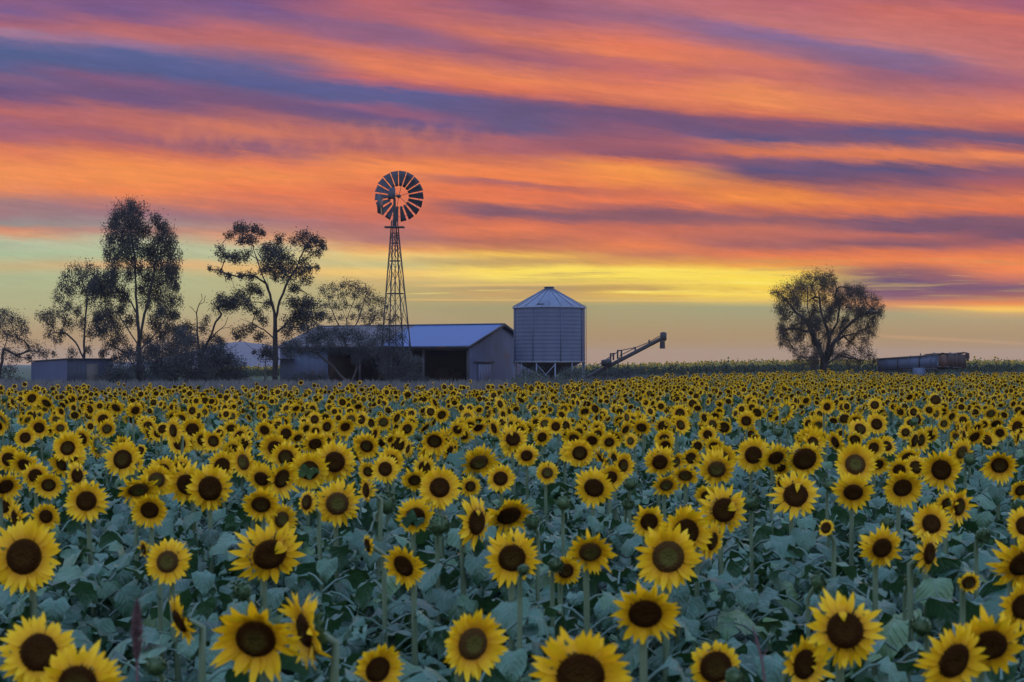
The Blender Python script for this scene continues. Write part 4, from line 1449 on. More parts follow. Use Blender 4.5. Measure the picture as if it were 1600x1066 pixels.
    grow('spreading_tree', 'broad spreading tree with ragged open crown between the dark shrubs and the shed', 109, [[(430, 603), (430, 570), (430, 542), (430, 500), (426, 478), (422, 460), (417, 434), (409, 410), (400, 389)], [(430, 497), (437, 470), (446, 448), (457, 428), (466, 412), (473, 395), (480, 380)], [(422, 460), (408, 425), (395, 385), (386, 362)], [(430, 530), (412, 515), (394, 505), (375, 498)], [(430, 520), (448, 505), (468, 495), (485, 490)], [(417, 440), (395, 430), (370, 432), (345, 425), (328, 420)], [(430, 545), (418, 550), (408, 556)], [(426, 478), (405, 472), (385, 470)]],
         [(370, 356, 8), (382, 359, 9), (400, 359, 8), (409, 364, 7), (361, 368, 8), (379, 376, 9), (394, 374, 9), (343, 392, 7), (355, 401, 8), (370, 401, 9), (385, 398, 9), (328, 420, 5), (343, 425, 6), (358, 431, 7), (376, 431, 7), (391, 431, 8), (412, 389, 10), (430, 389, 11), (436, 374, 8), (445, 398, 10), (421, 407, 12), (436, 413, 12), (454, 410, 11), (415, 422, 10), (430, 431, 9), (448, 431, 10), (466, 425, 10), (475, 410, 8), (460, 377, 8), (472, 371, 9), (490, 374, 9), (502, 380, 7), (507, 386, 4), (481, 386, 9), (496, 395, 7), (484, 419, 8), (496, 419, 5), (478, 440, 8), (460, 449, 9), (394, 452, 9), (379, 461, 10), (406, 458, 8), (364, 476, 10), (385, 476, 10), (400, 488, 9), (418, 476, 8), (349, 476, 9), (376, 518, 9), (370, 527, 7), (391, 512, 9), (406, 527, 9), (409, 503, 8), (418, 545, 9), (454, 473, 10), (472, 476, 13), (487, 476, 13), (484, 494, 13), (466, 494, 12), (454, 500, 11), (499, 497, 9), (448, 518, 9), (472, 512, 9), (412, 554, 8), (424, 557, 6), (397, 551, 4), (425, 398, 11), (443, 422, 9)],
         dens=165, trunk_r=0.25, seed=8, leaf=(0.20, 0.10), group=gl)
    grow('bushy_tree', 'rounded thin leaved tree showing above the shed roof left of the windmill', 130, [[(545, 600), (544, 560), (543, 520), (541, 490), (538, 465)], [(544, 535), (525, 500), (515, 475), (512, 460)], [(544, 535), (560, 500), (568, 475), (572, 460)], [(544, 540), (580, 505), (592, 485)], [(543, 500), (530, 470), (527, 452)], [(542, 500), (553, 470), (555, 450)]],
         [(507, 453, 8), (520, 448, 8), (535, 446, 9), (550, 446, 9), (565, 453, 9), (577, 456, 9), (585, 467, 9), (595, 471, 8), (572, 470, 8), (555, 462, 9), (537, 461, 8), (517, 463, 8), (510, 477, 8), (525, 480, 8), (540, 477, 7), (560, 480, 8), (580, 487, 9), (595, 490, 8), (515, 497, 8), (532, 497, 6), (550, 495, 6), (567, 497, 8), (582, 500, 8), (618, 495, 5), (612, 502, 5), (502, 490, 8), (604, 480, 6), (575, 510, 8), (540, 512, 8)],
         dens=95, trunk_r=0.16, seed=9, leaf=(0.19, 0.09), group=gl, twigs=6, tip=0.014)
    gf = 'shrubby trees growing against the shed front'
    grow('shrubby_tree', 'forked bushy tree growing against the left half of the long shed', 105.5, [[(546, 608), (552, 590), (556, 580), (565, 564), (572, 552)], [(546, 606), (538, 592), (529, 583), (518, 570), (510, 560)], [(556, 580), (560, 560), (556, 540)], [(520, 570), (495, 552), (478, 545)]],
         [(446, 540, 10), (461, 539, 10), (482, 528, 12), (500, 531, 12), (517, 531, 12), (539, 528, 12), (563, 531, 13), (571, 550, 13), (492, 544, 12), (516, 544, 11), (505, 520, 9), (527, 517, 9), (549, 519, 9), (540, 545, 10), (470, 550, 9), (452, 552, 8), (555, 560, 8), (580, 540, 10), (498, 512, 7), (480, 516, 8)],
         dens=200, trunk_r=0.15, mats=('bark_pale', 'shrub'), seed=10, group=gf, leaf=(0.15, 0.08), depth=0.35, tip=0.014)
    grow('shrubby_tree', 'twiggy grey shrubby tree at the foot of the windmill hiding the shed bays', 103.0, [[(618, 606), (617, 585), (612, 560), (602, 540)], [(618, 600), (628, 580), (636, 562)], [(617, 585), (600, 565), (592, 548)], [(620, 600), (640, 585), (650, 575)]],
         [(586, 531, 12), (610, 531, 11), (594, 550, 13), (617, 553, 13), (636, 559, 12), (649, 570, 10), (625, 570, 13), (610, 586, 12), (633, 587, 13), (650, 588, 9), (622, 597, 11), (594, 516, 8), (625, 525, 7), (600, 568, 11), (640, 575, 11), (655, 560, 6), (606, 515, 6), (642, 600, 9), (660, 597, 7)],
         dens=190, trunk_r=0.10, mats=('bark_pale', 'shrub'), seed=12, group=gf, leaf=(0.14, 0.07), depth=0.45, tip=0.013)
    r3 = np.random.default_rng(4)
    inner = []
    while len(inner) < 46:
        px, py = r3.uniform(1216, 1372), r3.uniform(440, 562)
        if ((px - 1294) / 78) ** 2 + ((py - 497) / 66) ** 2 < 1:
            inner.append((px, py, r3.uniform(5, 9)))
    grow('pepper_tree', 'lone round pepper tree with fine drooping leaves standing clear of the buildings', 112, [[(1290, 596), (1289, 580), (1287, 566)], [(1287, 566), (1282, 550), (1274, 532), (1266, 517), (1260, 504), (1246, 490), (1234, 476)], [(1288, 566), (1293, 545), (1296, 526), (1290, 508), (1285, 493), (1281, 475), (1279, 455)], [(1290, 570), (1298, 550), (1303, 535), (1314, 520), (1330, 504), (1344, 494), (1358, 487)], [(1292, 575), (1305, 560), (1319, 549), (1335, 545)], [(1284, 568), (1276, 550), (1270, 542), (1258, 538), (1247, 540)], [(1296, 526), (1308, 505), (1312, 480), (1305, 460)], [(1274, 532), (1266, 505), (1262, 480), (1262, 450)], [(1303, 535), (1318, 525), (1335, 522)], [(1285, 545), (1278, 515), (1272, 490)]],
         [(1262, 432, 9), (1276, 434, 10), (1296, 432, 9), (1302, 439, 8), (1251, 442, 9), (1231, 448, 9), (1217, 457, 8), (1209, 457, 5), (1268, 448, 10), (1288, 448, 10), (1307, 453, 9), (1330, 452, 8), (1347, 455, 8), (1330, 463, 10), (1352, 466, 9), (1366, 469, 9), (1378, 480, 6), (1372, 488, 7), (1364, 496, 8), (1347, 482, 9), (1330, 482, 10), (1307, 473, 10), (1290, 467, 10), (1268, 467, 10), (1246, 465, 10), (1226, 470, 10), (1217, 482, 8), (1234, 487, 9), (1254, 487, 9), (1274, 487, 9), (1296, 493, 9), (1319, 501, 9), (1341, 501, 9), (1355, 512, 9), (1338, 521, 9), (1352, 532, 8), (1344, 547, 9), (1358, 555, 8), (1366, 562, 4), (1330, 561, 9), (1344, 564, 8), (1319, 552, 8), (1226, 498, 9), (1220, 510, 7), (1223, 521, 7), (1240, 512, 8), (1232, 532, 8), (1220, 538, 4), (1246, 529, 8), (1257, 546, 8), (1248, 558, 7), (1262, 564, 7), (1274, 564, 7), (1313, 518, 8), (1257, 518, 7), (1305, 561, 8), (1276, 512, 7), (1316, 462, 8), (1240, 455, 8), (1284, 440, 9), (1300, 480, 8), (1262, 500, 7), (1310, 535, 7), (1328, 535, 7), (1240, 545, 6)] + inner,
         pw=0.55, dens=260, trunk_r=0.40, mats=('bark', 'crown_fine'), seed=14, group=gl, leaf=(0.15, 0.045), depth=0.8, droop=0.22, spread=1.3, twigs=9, tip=0.012)
    gw = 'low shrubs around silo and auger'
    for i, (lab, px, Y, cl) in enumerate([
            ('pale bluish weedy bush among the silo legs', 828, 107, [(812, 598, 9), (824, 590, 10), (836, 586, 10), (846, 596, 9), (830, 600, 10), (818, 582, 6)]),
            ('pale weedy bush at the right foot of the silo', 893, 107.5, [(876, 596, 9), (888, 588, 10), (900, 584, 10), (912, 586, 9), (898, 597, 10), (884, 600, 9), (918, 595, 8)]),
            ('pale weedy bush behind the lower end of the auger', 945, 118.5, [(928, 588, 9), (940, 583, 10), (952, 586, 9), (936, 596, 10), (950, 597, 9), (924, 598, 8)]),
            ('darker weedy bush behind the wheels of the auger', 978, 119, [(965, 584, 9), (978, 582, 9), (990, 586, 9), (972, 594, 9), (986, 595, 9), (1000, 592, 7)])]):
        grow('weedy_bush', lab, Y, [[(px, 606), (px, 594), (px + 2, 586)], [(px, 600), (px + 8, 590)], [(px, 600), (px - 8, 590)]], cl, dens=180, trunk_r=0.05,
             mats=('bark_pale', 'weed' if i < 3 else 'shrub'), cat='bush', group=gw, seed=40 + i, leaf=(0.16, 0.06), depth=0.9, twigs=4)


build_trees()


# ---------------------------------------------------------------- sunflowers
def petal_geo(g, rs, r0, r1, half, ang, lift, rows=5, cols=3, curl=0.0, twist=0.0, mat=0, zoff=0.0, fold=None):
    """One ray petal: pointed, creased along the middle. z is the way the head faces."""
    prof = np.interp(np.linspace(0, 1, rows), [0, .25, .55, .8, 1], [.62, 1, .92, .55, .04])
    V = []
    for i in range(rows):
        t = i / (rows - 1)
        rr = r0 + (r1 - r0) * t
        z = zoff + lift * t + curl * t * t
        if fold:                          # a petal bent over the disc
            rr = r0 + 0.02 * math.sin(t * 3) - fold * t * (r1 - r0)
            z = zoff + 0.07 + 0.05 * math.sin(t * 2.6)
        w = half * prof[i]
        for j in range(cols):
            u = j / (cols - 1) * 2 - 1 if cols > 1 else 0
            zz = z + 0.012 * abs(u) * (1 - t) + u * w * twist * t
            V.append((math.cos(ang) * rr - math.sin(ang) * u * w, math.sin(ang) * rr + math.cos(ang) * u * w, zz))
    Fc = []
    for i in range(rows - 1):
        for j in range(cols - 1):
            k = i * cols + j
            Fc.append((k, k + 1, k + cols + 1, k + cols))
    g.add(V, Fc, np.repeat(np.linspace(0, 1, rows), cols), mat)


def petals_geo(g, rs, n=19, layers=2, rows=5, cols=3, short=1.0, folds=0, ragged=1.0, mat=0):
    cup = rs.uniform(-.07, .13)
    wilt, wa = rs.uniform(0, .12), rs.uniform(0, 6.28)
    for L in range(layers):
        skip = rs.integers(0, n, 1 if L else 0)
        for i in range(n):
            if i in skip:
                continue
            a = (i + 0.5 * L + rs.normal(0, .16)) * 2 * math.pi / n
            ln = (0.5 - 0.02 * L) * (1 + rs.normal(0, .055) * ragged)
            ln = 0.25 + (ln - 0.25) * short
            petal_geo(g, rs, 0.235, ln, (0.052 + rs.normal(0, .006)) * (1.25 if n < 16 else 1.0), a, cup + rs.normal(0.02 - 0.025 * L, 0.035) * ragged - wilt * max(0, math.cos(a - wa)), rows, cols,
                      rs.normal(0.0, .05) * ragged, rs.normal(0, .4), mat, 0.01 - 0.015 * L)
    for i in range(folds):
        a = rs.uniform(-0.6, 1.8)
        petal_geo(g, rs, 0.25, 0.48, 0.05, a + i * 0.5, 0, rows, cols, 0, 0, mat, 0.0, fold=rs.uniform(0.5, 0.9))


def disc_geo(g, rs, R0=0.275, seg=28, rings=8, mat=0):
    V, T, Fc = [(0, 0, 0.045)], [0.0], []
    for k in range(1, rings + 1):
        f = k / rings
        for i in range(seg):
            a = i * 2 * math.pi / seg
            r = R0 * f * (1 + rs.normal(0, .01))
            z = 0.045 + 0.03 * math.sin(f * 2.4) - 0.075 * f ** 5 + rs.normal(0, .004)
            V.append((r * math.cos(a), r * math.sin(a), z))
            T.append(f)
    tri = [(0, 1 + i, 1 + (i + 1) % seg) for i in range(seg)]
    g.add(V, np.zeros((0, 3)), T) if False else None
    for k in range(rings - 1):
        for i in range(seg):
            a, b = 1 + k * seg + i, 1 + k * seg + (i + 1) % seg
            Fc.append((a, a + seg, b + seg, b))
    n0 = g.n
    g.add(V, Fc, T, mat)
    g.V.append(np.zeros((0, 3), np.float32))
    g.T.append(np.zeros(0, np.float32))
    g.Fc.append(np.array(tri) + n0)
    g.M.append(np.full(len(tri), mat, dtype=np.int32))


def calyx_geo(g, rs, n=18, mat=0, rows=3, size=1.0):
    """The green back of a head: a dish and pointed bracts."""
    seg = 16
    prof = [(0.03, -0.13), (0.12, -0.115), (0.22, -0.075), (0.285, -0.02), (0.27, 0.0)]
    V = [(r * math.cos(i * 2 * math.pi / seg), r * math.sin(i * 2 * math.pi / seg), z) for r, z in prof for i in range(seg)]
    Fc = [(k * seg + i, k * seg + (i + 1) % seg, (k + 1) * seg + (i + 1) % seg, (k + 1) * seg + i) for k in range(4) for i in range(seg)]
    g.add(V, Fc, 0.35, mat)
    for L in range(2):
        for i in range(n):
            a = (i + .5 * L + rs.normal(0, .15)) * 2 * math.pi / n
            petal_geo(g, rs, 0.20 - .02 * L, (0.37 - 0.03 * L) * (1 + rs.normal(0, .08)), 0.045, a, rs.normal(-0.02, .04), rows, 3 if rows > 3 else 2, rs.normal(0.0, .05), 0, mat, -0.055 - .02 * L)


def bud_geo(g, rs, mat=0, openness=0.0):
    """A closed green head: bracts folded up over a flat button."""
    seg = 16
    prof = [(0.03, -0.25), (0.25, -0.22), (0.42, -0.08), (0.42, 0.06), (0.30, 0.15), (0.02, 0.17)]
    V = [(r * math.cos(i * 2 * math.pi / seg), r * math.sin(i * 2 * math.pi / seg), z) for r, z in prof for i in range(seg)]
    Fc = [(k * seg + i, k * seg + (i + 1) % seg, (k + 1) * seg + (i + 1) % seg, (k + 1) * seg + i) for k in range(5) for i in range(seg)]
    g.add(V, Fc, 0.3, mat)
    for L in range(3):
        n = 13
        for i in range(n):
            a = (i + .5 * L + rs.normal(0, .2)) * 2 * math.pi / n
            h0 = 0.43 - 0.04 * L
            for_out = rs.normal(0.12 - .05 * L, .06)
            half = 0.085
            V = []
            for r_, z, w in ((h0 - .05, -.14 + .06 * L, .8), (h0 + for_out * .6, .02 + .05 * L, 1.0), (h0 + for_out * .4 - .1 * L, .18 + .04 * L, .55), (h0 + for_out - .22 * L * (1 - openness), .32, .05)):
                for u in (-1, 1):
                    V.append((math.cos(a) * r_ - math.sin(a) * u * half * w, math.sin(a) * r_ + math.cos(a) * u * half * w, z))
            g.add(V, [(0, 1, 3, 2), (2, 3, 5, 4), (4, 5, 7, 6)], rs.uniform(.2, .9), mat)


def leaf_geo(g, rs, base, ang, pet, size, droop, mat=0, nr=6, nc=5, roll=0.0, petiole=True):
    """A broad heart shaped leaf on its stalk, sagging towards the tip."""
    d = np.array((math.cos(ang), math.sin(ang), 0.0))
    s = np.array((-math.sin(ang), math.cos(ang), 0.0))
    up = np.array((0, 0, 1.0))
    tipv = base + d * pet * 0.9 + up * pet * 0.45
    if petiole:
        V, Fc = tube([base, base + d * pet * .5 + up * pet * .36, tipv], [.006, .005, .004], 4)
        g.add(V, Fc, 0.5, mat)
    ts = np.linspace(0, 1, nr)
    wid = np.interp(ts, [0, .10, .25, .45, .65, .85, 1], [.22, .40, .46, .42, .31, .13, .012]) * size * rs.uniform(.85, 1.1)
    us = np.linspace(-1, 1, nc)
    V, T, U = [], [], []
    th = 0.25
    p = tipv.copy()
    tone = rs.uniform(0.0, 0.85) if rs.uniform() < .93 else rs.uniform(.85, 1)
    wave = rs.uniform(0, 6)
    fold = rs.uniform(-.15, .45)
    for i, t in enumerate(ts):
        th_i = 0.25 - droop * (0.25 + 1.75 * t ** .8)
        if i:
            p = p + (d * math.cos(th_i) + up * math.sin(th_i)) * size / (nr - 1)
        nrm = -d * math.sin(th_i) + up * math.cos(th_i)
        for u in us:
            w = wid[i]
            z = (fold * abs(u) - .25 * u * u) * w + 0.018 * math.sin(wave + t * 11 + u * 3) * abs(u)
            lobe = -0.12 * size * abs(u) if i == 0 else 0
            q = p + s * u * w * math.cos(roll) + nrm * (z + u * w * math.sin(roll)) + d * lobe
            V.append(q)
            T.append(tone)
            U.append((u, t))
    Fc = [(i * nc + j, i * nc + j + 1, (i + 1) * nc + j + 1, (i + 1) * nc + j) for i in range(nr - 1) for j in range(nc - 1)]
    g.add(V, Fc, T, mat, U)


def foliage_geo(g, rs, n=14, h0=0.30, h1=1.16, mat=0, nr=8, nc=7, sz=(0.16, 0.28), petiole=True):
    for i in range(n):
        f = (i + rs.uniform(0, .8)) / n
        z = h0 + (h1 - h0) * f
        size = rs.uniform(*sz) * (1.0 - 0.35 * f ** 3)
        leaf_geo(g, rs, np.array((0, 0, z)), i * 2.4 + rs.normal(0, .4), rs.uniform(.10, .20) * (1.15 - .5 * f), size, rs.uniform(0.45, 1.25), mat, nr, nc, rs.normal(0, .3), petiole)


def frame(n, up=(0, 0, 1)):
    z = np.array(n, float)
    z /= np.linalg.norm(z)
    x = np.cross(up, z)
    x /= np.linalg.norm(x)
    y = np.cross(z, x)
    return np.stack([x, y, z], 1)        # columns


def facing(yaw, pitch):
    """The way a head looks: yaw 0 is straight at the camera, positive turns to the right; pitch positive looks down."""
    return np.array((math.sin(yaw) * math.cos(pitch), -math.cos(yaw) * math.cos(pitch), -math.sin(pitch)))


def stem_geo(g, head, n, D, gz_off=0.0, r=0.0115, sides=7, mat=0, lean=(0, 0)):
    """The stalk from the ground (0, 0, 0) up behind the head and over into its back."""
    bk = head - n * D * 0.12
    nh = np.array((n[0], n[1], 0.0))
    k = bk - n * 0.035 - nh * 0.01 + np.array((0, 0, -0.03))
    foot = np.array((lean[0], lean[1], -0.05))
    top = k + np.array((0, 0, -0.12)) - nh * 0.01
    P = [foot, foot + (top - foot) * .5 + (0.012, 0.008, 0), top, k + np.array((0, 0, -.02)) - nh * .012, k + n * .03 + (0, 0, .012), bk + n * 0.02]
    g.add(*tube(P, [r * 1.25, r * 1.1, r, r * .95, r, r * 1.3], sides), 0.6, mat)


# shared meshes of the near plants
def variants():
    rs = np.random.default_rng(21)
    out = {'petals': [], 'short': [], 'fold': [], 'disc': [], 'disc_green': [], 'calyx': [], 'bud': [], 'foliage': []}
    for i in range(10):
        g = Geo()
        petals_geo(g, rs, int(rs.integers(20, 26)), ragged=rs.uniform(.9, 2.1))
        out['petals'].append(g.mesh('petals', MT['petal']))
    for i in range(3):
        g = Geo()
        petals_geo(g, rs, 18, short=0.55)
        out['short'].append(g.mesh('petals', MT['petal']))
    for i in range(5):
        g = Geo()
        petals_geo(g, rs, 17, folds=1 + i % 3, ragged=1.5)
        out['fold'].append(g.mesh('petals', MT['petal']))
    for i in range(4):
        for k in ('disc', 'disc_green'):
            g = Geo()
            disc_geo(g, rs, rs.uniform(.245, .275))
            out[k].append(g.mesh('disc', MT[k], smooth=True))
    for i in range(4):
        g = Geo()
        calyx_geo(g, rs)
        out['calyx'].append(g.mesh('flower_head', MT['bract'], smooth=True))
        g = Geo()
        bud_geo(g, rs, openness=i / 4)
        out['bud'].append(g.mesh('bud_head', MT['bract']))
    for i in range(12):
        g = Geo()
        foliage_geo(g, rs, int(rs.integers(12, 17)))
        out['foliage'].append(g.mesh('foliage', MT['leaf'], smooth=True))
    return out


VAR = variants()

# (column, row, height in px, yaw, kind, label or None) of the heads that stand out in the photo
# kinds: F flower, G greenish disc, P petals folded over the disc, H half open with short petals, B green bud
HEADS = [
    (400, 998, 135, 0, 'F', 'largest sunflower, facing the camera squarely, with a wide dark disc in the bottom row'),
    (478, 985, 118, -62, 'F', 'sunflower turned sharply left, tucked against the right side of the largest one'),
    (60, 1020, 120, 42, 'F', 'large sunflower turned right behind another head in the bottom left corner'),
    (122, 1070, 120, 5, 'F', 'sunflower cut off by the bottom edge in the left corner, petals standing up'),
    (282, 970, 84, -56, 'F', 'narrow sunflower seen nearly side on, facing left, beside the largest one'),
    (590, 1046, 78, 22, 'F', 'sunflower cut by the bottom edge, right of the largest one, disc turned right'),
    (738, 1006, 100, 30, 'G', 'sunflower turned right with a small brown disc in the bottom row'),
    (907, 1056, 142, 4, 'F', 'very large sunflower cut in half by the bottom edge below the silo'),
    (1008, 958, 100, 0, 'F', 'round sunflower facing the camera with a dark brown disc, alone below the auger'),
    (1118, 1042, 88, 0, 'H', 'sunflower with short sparse petals round a big dark disc at the bottom edge'),
    (1147, 1058, 34, 0, 'B', 'yellow green bud in front of the short petalled sunflower at the bottom edge'),
    (1320, 985, 122, 20, 'P', 'large ragged sunflower with one petal folded across its tilted dark disc'),
    (1256, 1038, 90, 28, 'P', 'sunflower with several petals curled over its disc near the bottom edge'),
    (1490, 1032, 106, 26, 'F', 'large sunflower half behind its neighbour in the bottom right corner'),
    (1547, 1007, 108, 0, 'F', 'large round sunflower facing the camera in the bottom right corner'),
    (1599, 948, 80, 10, 'F', 'sunflower cut by the right edge below the bigger one there'),
    (1598, 880, 96, 5, 'F', 'big sunflower with a dark disc cut by the right edge'),
    (38, 870, 113, 0, 'F', 'big sunflower with a wide black brown disc at the left edge'),
    (262, 878, 70, 8, 'G', 'neat round sunflower with a green eyed disc, below the dense shrubs'),
    (421, 866, 106, 26, 'P', 'large shaggy sunflower with curled petals right of its dark disc, above the largest one'),
    (631, 884, 69, -26, 'F', 'sunflower turned left on a tall bare curved stem below the windmill'),
    (575, 852, 34, -62, 'H', 'small half opened sunflower facing left below the shed bays'),
    (800, 872, 86, 2, 'F', 'sunflower with a bud overlapping the bottom of its disc below the silo'),
    (818, 890, 20, 0, 'B', 'small grey green bud overlapping the disc of the sunflower below the silo'),
    (884, 892, 54, 18, 'F', 'small sunflower half covered by a round green bud, below the silo'),
    (868, 882, 25, 0, 'B', 'round dark green bud covering part of a small sunflower below the silo'),
    (922, 862, 74, 10, 'G', 'oval sunflower with greenish disc below the auger'),
    (1044, 870, 96, -4, 'G', 'large sunflower in front of the overlapping trio between auger and lone tree'),
    (1071, 832, 86, 14, 'F', 'large sunflower at the back of the overlapping trio, petals overlapping its neighbours'),
    (1014, 815, 56, 0, 'F', 'small sunflower peeping out at the left of the overlapping trio'),
    (1112, 846, 60, 50, 'F', 'sunflower facing right, tucked under the right side of the overlapping trio'),
    (1131, 797, 76, 0, 'P', 'large sunflower with a petal flake on its dark disc above the overlapping trio'),
    (1378, 856, 66, 0, 'F', 'round even sunflower facing the camera below the derelict trailer'),
    (1451, 865, 70, 42, 'P', 'sunflower turned right with a curl of petals over its disc, below another head'),
    (1455, 819, 66, 0, 'F', 'round sunflower directly above the one with a curl of petals over its disc'),
    (1498, 792, 57, 30, 'F', 'sunflower turned right overlapping a smaller head below the derelict trailer'),
    (1481, 787, 42, 10, 'F', 'small sunflower mostly hidden behind a right turned one below the derelict trailer'),
    (1291, 825, 31, -42, 'H', 'tiny sunflower with short petals facing left below the lone tree'),
    (1386, 817, 23, 0, 'B', 'round green bud touching the top of the even sunflower below the trailer'),
    (1536, 836, 27, 0, 'B', 'pale green bud standing alone near the right edge'),
    (1514, 910, 37, 0, 'H', 'withered dark head with a few yellow petals near the right edge'),
    (1423, 908, 25, 0, 'B', 'small green bud right of the even sunflower in the lower right leaves'),
    (1440, 978, 36, -20, 'B', 'flat topped green bud just above the heads in the bottom right corner'),
    (1278, 910, 28, 20, 'B', 'green bud just above the large ragged sunflower with a folded petal'),
    (243, 1040, 34, 0, 'B', 'yellow green bud at the bottom edge left of the largest sunflower'),
    (225, 858, 30, -50, 'H', 'small unopened head facing left, up and left of the green eyed sunflower'),
    (1601, 822, 60, 0, 'F', 'sunflower half cut by the right edge above the big dark disced one'),
    (1592, 791, 26, 0, 'B', 'dark green bud at the right edge above a cut off sunflower'),
    (135, 783, 68, 5, 'F', 'large sunflower facing the camera below the small tin shed'),
    (234, 797, 57, 10, 'F', 'sunflower at the front of a clustered trio below the tallest tree'),
    (216, 765, 60, 22, 'G', 'sunflower at the left of the clustered trio below the tallest tree'),
    (245, 750, 50, 0, 'G', 'sunflower at the back of the clustered trio below the tallest tree'),
    (328, 763, 74, 20, 'F', 'large sunflower turned right, hiding a second one behind its left side'),
    (293, 757, 66, 0, 'F', 'sunflower mostly hidden behind a larger right turned one below the snag tree'),
    (72, 807, 44, 10, 'F', 'small sunflower just above right of the big left edge sunflower'),
    (26, 812, 58, -52, 'F', 'sunflower seen from the side, petals rising behind the big left edge sunflower'),
    (192, 718, 57, 0, 'F', 'round sunflower with a wide dark disc standing out of the crowd below the tallest tree'),
    (76, 758, 42, 15, 'F', None), (55, 743, 42, 15, 'F', None), (39, 727, 46, 0, 'F', None), (14, 718, 42, 0, 'F', None),
    (107, 694, 44, 0, 'F', None), (112, 711, 44, 0, 'F', None), (97, 726, 44, -25, 'F', None), (120, 743, 44, 58, 'P', None),
    (408, 788, 59, 0, 'F', 'round sunflower facing the camera below the spreading tree, above a shaggy one'),
    (527, 787, 75, 5, 'G', 'large sunflower directly below another of equal size, under the left part of the shed'),
    (523, 722, 66, 10, 'F', 'large sunflower with long ragged petals directly above another of equal size'),
    (483, 735, 60, 0, 'F', 'sunflower with a leaf lying across its disc, left of a ragged petalled one'),
    (440, 748, 60, 46, 'P', 'sunflower facing right with a row of petals curled over its disc'),
    (409, 748, 48, 0, 'F', None),
    (440, 812, 50, 36, 'G', 'dull sunflower turned right, almost touching the shaggy one below the spreading tree'),
    (480, 785, 42, -42, 'H', 'small half opened head facing left below the spreading tree'),
    (573, 697, 43, 0, 'F', None), (602, 733, 42, 0, 'F', None), (575, 737, 32, 0, 'F', None),
    (573, 766, 42, -58, 'H', 'half opened head facing left beside a big leaf, under the shed bays'),
    (602, 787, 36, 20, 'B', 'large green bud on a straight stem below the windmill'),
    (648, 750, 43, 0, 'F', None),
    (687, 762, 68, 16, 'F', 'large sunflower turned slightly right below the dark shed opening'),
    (649, 807, 60, 5, 'F', 'sunflower with a leaf across its lower petals below the windmill'),
    (686, 820, 35, 10, 'B', 'broad green bud right of the sunflower with a leaf across its petals'),
    (748, 722, 62, 24, 'G', 'sunflower with a grey leaf covering its left petals below the shed gable'),
    (744, 816, 78, 50, 'P', 'shaggy sunflower turned right with petals curled over its disc below the gable'),
    (795, 805, 78, 30, 'F', 'large sunflower turned right next to a shaggy one below the silo'),
    (782, 748, 46, 0, 'F', None), (735, 760, 33, 5, 'F', None), (693, 693, 50, 60, 'P', None), (430, 700, 48, 0, 'F', None),
    (928, 762, 60, -4, 'F', 'oval sunflower standing clear of the crowd below the auger'),
    (906, 708, 47, 0, 'F', None), (855, 739, 37, 0, 'G', None), (823, 712, 37, 0, 'F', None), (803, 697, 40, 0, 'F', None),
    (847, 683, 30, 0, 'F', None), (925, 688, 31, 0, 'F', None), (952, 691, 31, 0, 'F', None),
    (1031, 722, 48, 0, 'F', None), (1071, 743, 44, 0, 'G', None), (1041, 758, 43, 0, 'G', None), (973, 728, 45, 30, 'F', None), (1055, 722, 34, 20, 'G', None),
    (1120, 733, 58, 0, 'G', 'round sunflower with a faintly green disc above the overlapping trio'),
    (1177, 711, 54, 0, 'F', None), (1212, 715, 46, 0, 'F', None),
    (1257, 717, 60, 8, 'H', 'big dark olive disc with hardly any petals, left of the widest olive disc'),
    (1336, 726, 68, 0, 'G', 'wide sunflower with a broad olive disc touching the one beneath it, below the lone tree'),
    (1243, 774, 72, 8, 'P', 'large sunflower with a yellow flake on its disc below the lone tree'),
    (1333, 769, 60, 0, 'F', 'sunflower directly under a wider olive disced one below the lone tree'),
    (1410, 762, 59, 0, 'F', 'round sunflower facing the camera below the derelict trailer, in front of two heads'),
    (1405, 735, 40, 0, 'F', None), (1431, 730, 37, 10, 'F', None),
    (1471, 734, 64, 0, 'F', 'large round sunflower with a wide dark disc below the right end of the trailer'),
    (1562, 727, 56, 0, 'F', 'round sunflower near the right edge, largest of the heads around it'),
    (1296, 757, 23, 0, 'B', 'dark green bud left of the sunflower under an olive disced one'),
    (1515, 718, 21, 0, 'B', 'green bud between two large round sunflowers near the right edge'),
    (1172, 785, 29, 0, 'B', 'dark green bud touching the right of the flaked sunflower above the trio'),
    (1106, 776, 42, -22, 'F', 'small sunflower hidden behind the left of the flaked sunflower above the trio'),
    (1420, 717, 40, 0, 'F', None), (1372, 726, 34, 10, 'F', None), (1385, 697, 32, 0, 'F', None), (1365, 700, 34, 15, 'F', None),
    (832, 817, 26, -30, 'B', 'green bud right of the large right turned sunflower below the silo'),
    (880, 785, 25, 0, 'B', 'green bud on a tall stem left of the oval sunflower below the auger'),
    (985, 756, 22, 0, 'B', 'flat dark bud on a tall pale stem right of the oval sunflower'),
    (982, 788, 20, 0, 'B', 'lower of the two flat buds right of the oval sunflower'),
    (8, 760, 52, 42, 'F', 'sunflower turned right, cut by the left edge above a hidden one'),
    (4, 792, 42, 20, 'F', 'sunflower cut by the left edge just above the big dark disced one'),
    (378, 924, 34, 0, 'B', 'green bud right behind the top of the largest sunflower'),
    (1595, 766, 36, 0, 'F', None),
    (292, 822, 22, -20, 'B', None), (1108, 905, 26, 0, 'B', None), (700, 905, 22, 10, 'B', None), (1340, 905, 22, -10, 'B', None), (960, 905, 20, 0, 'B', None),
]
HEADS = HEADS[:-5]

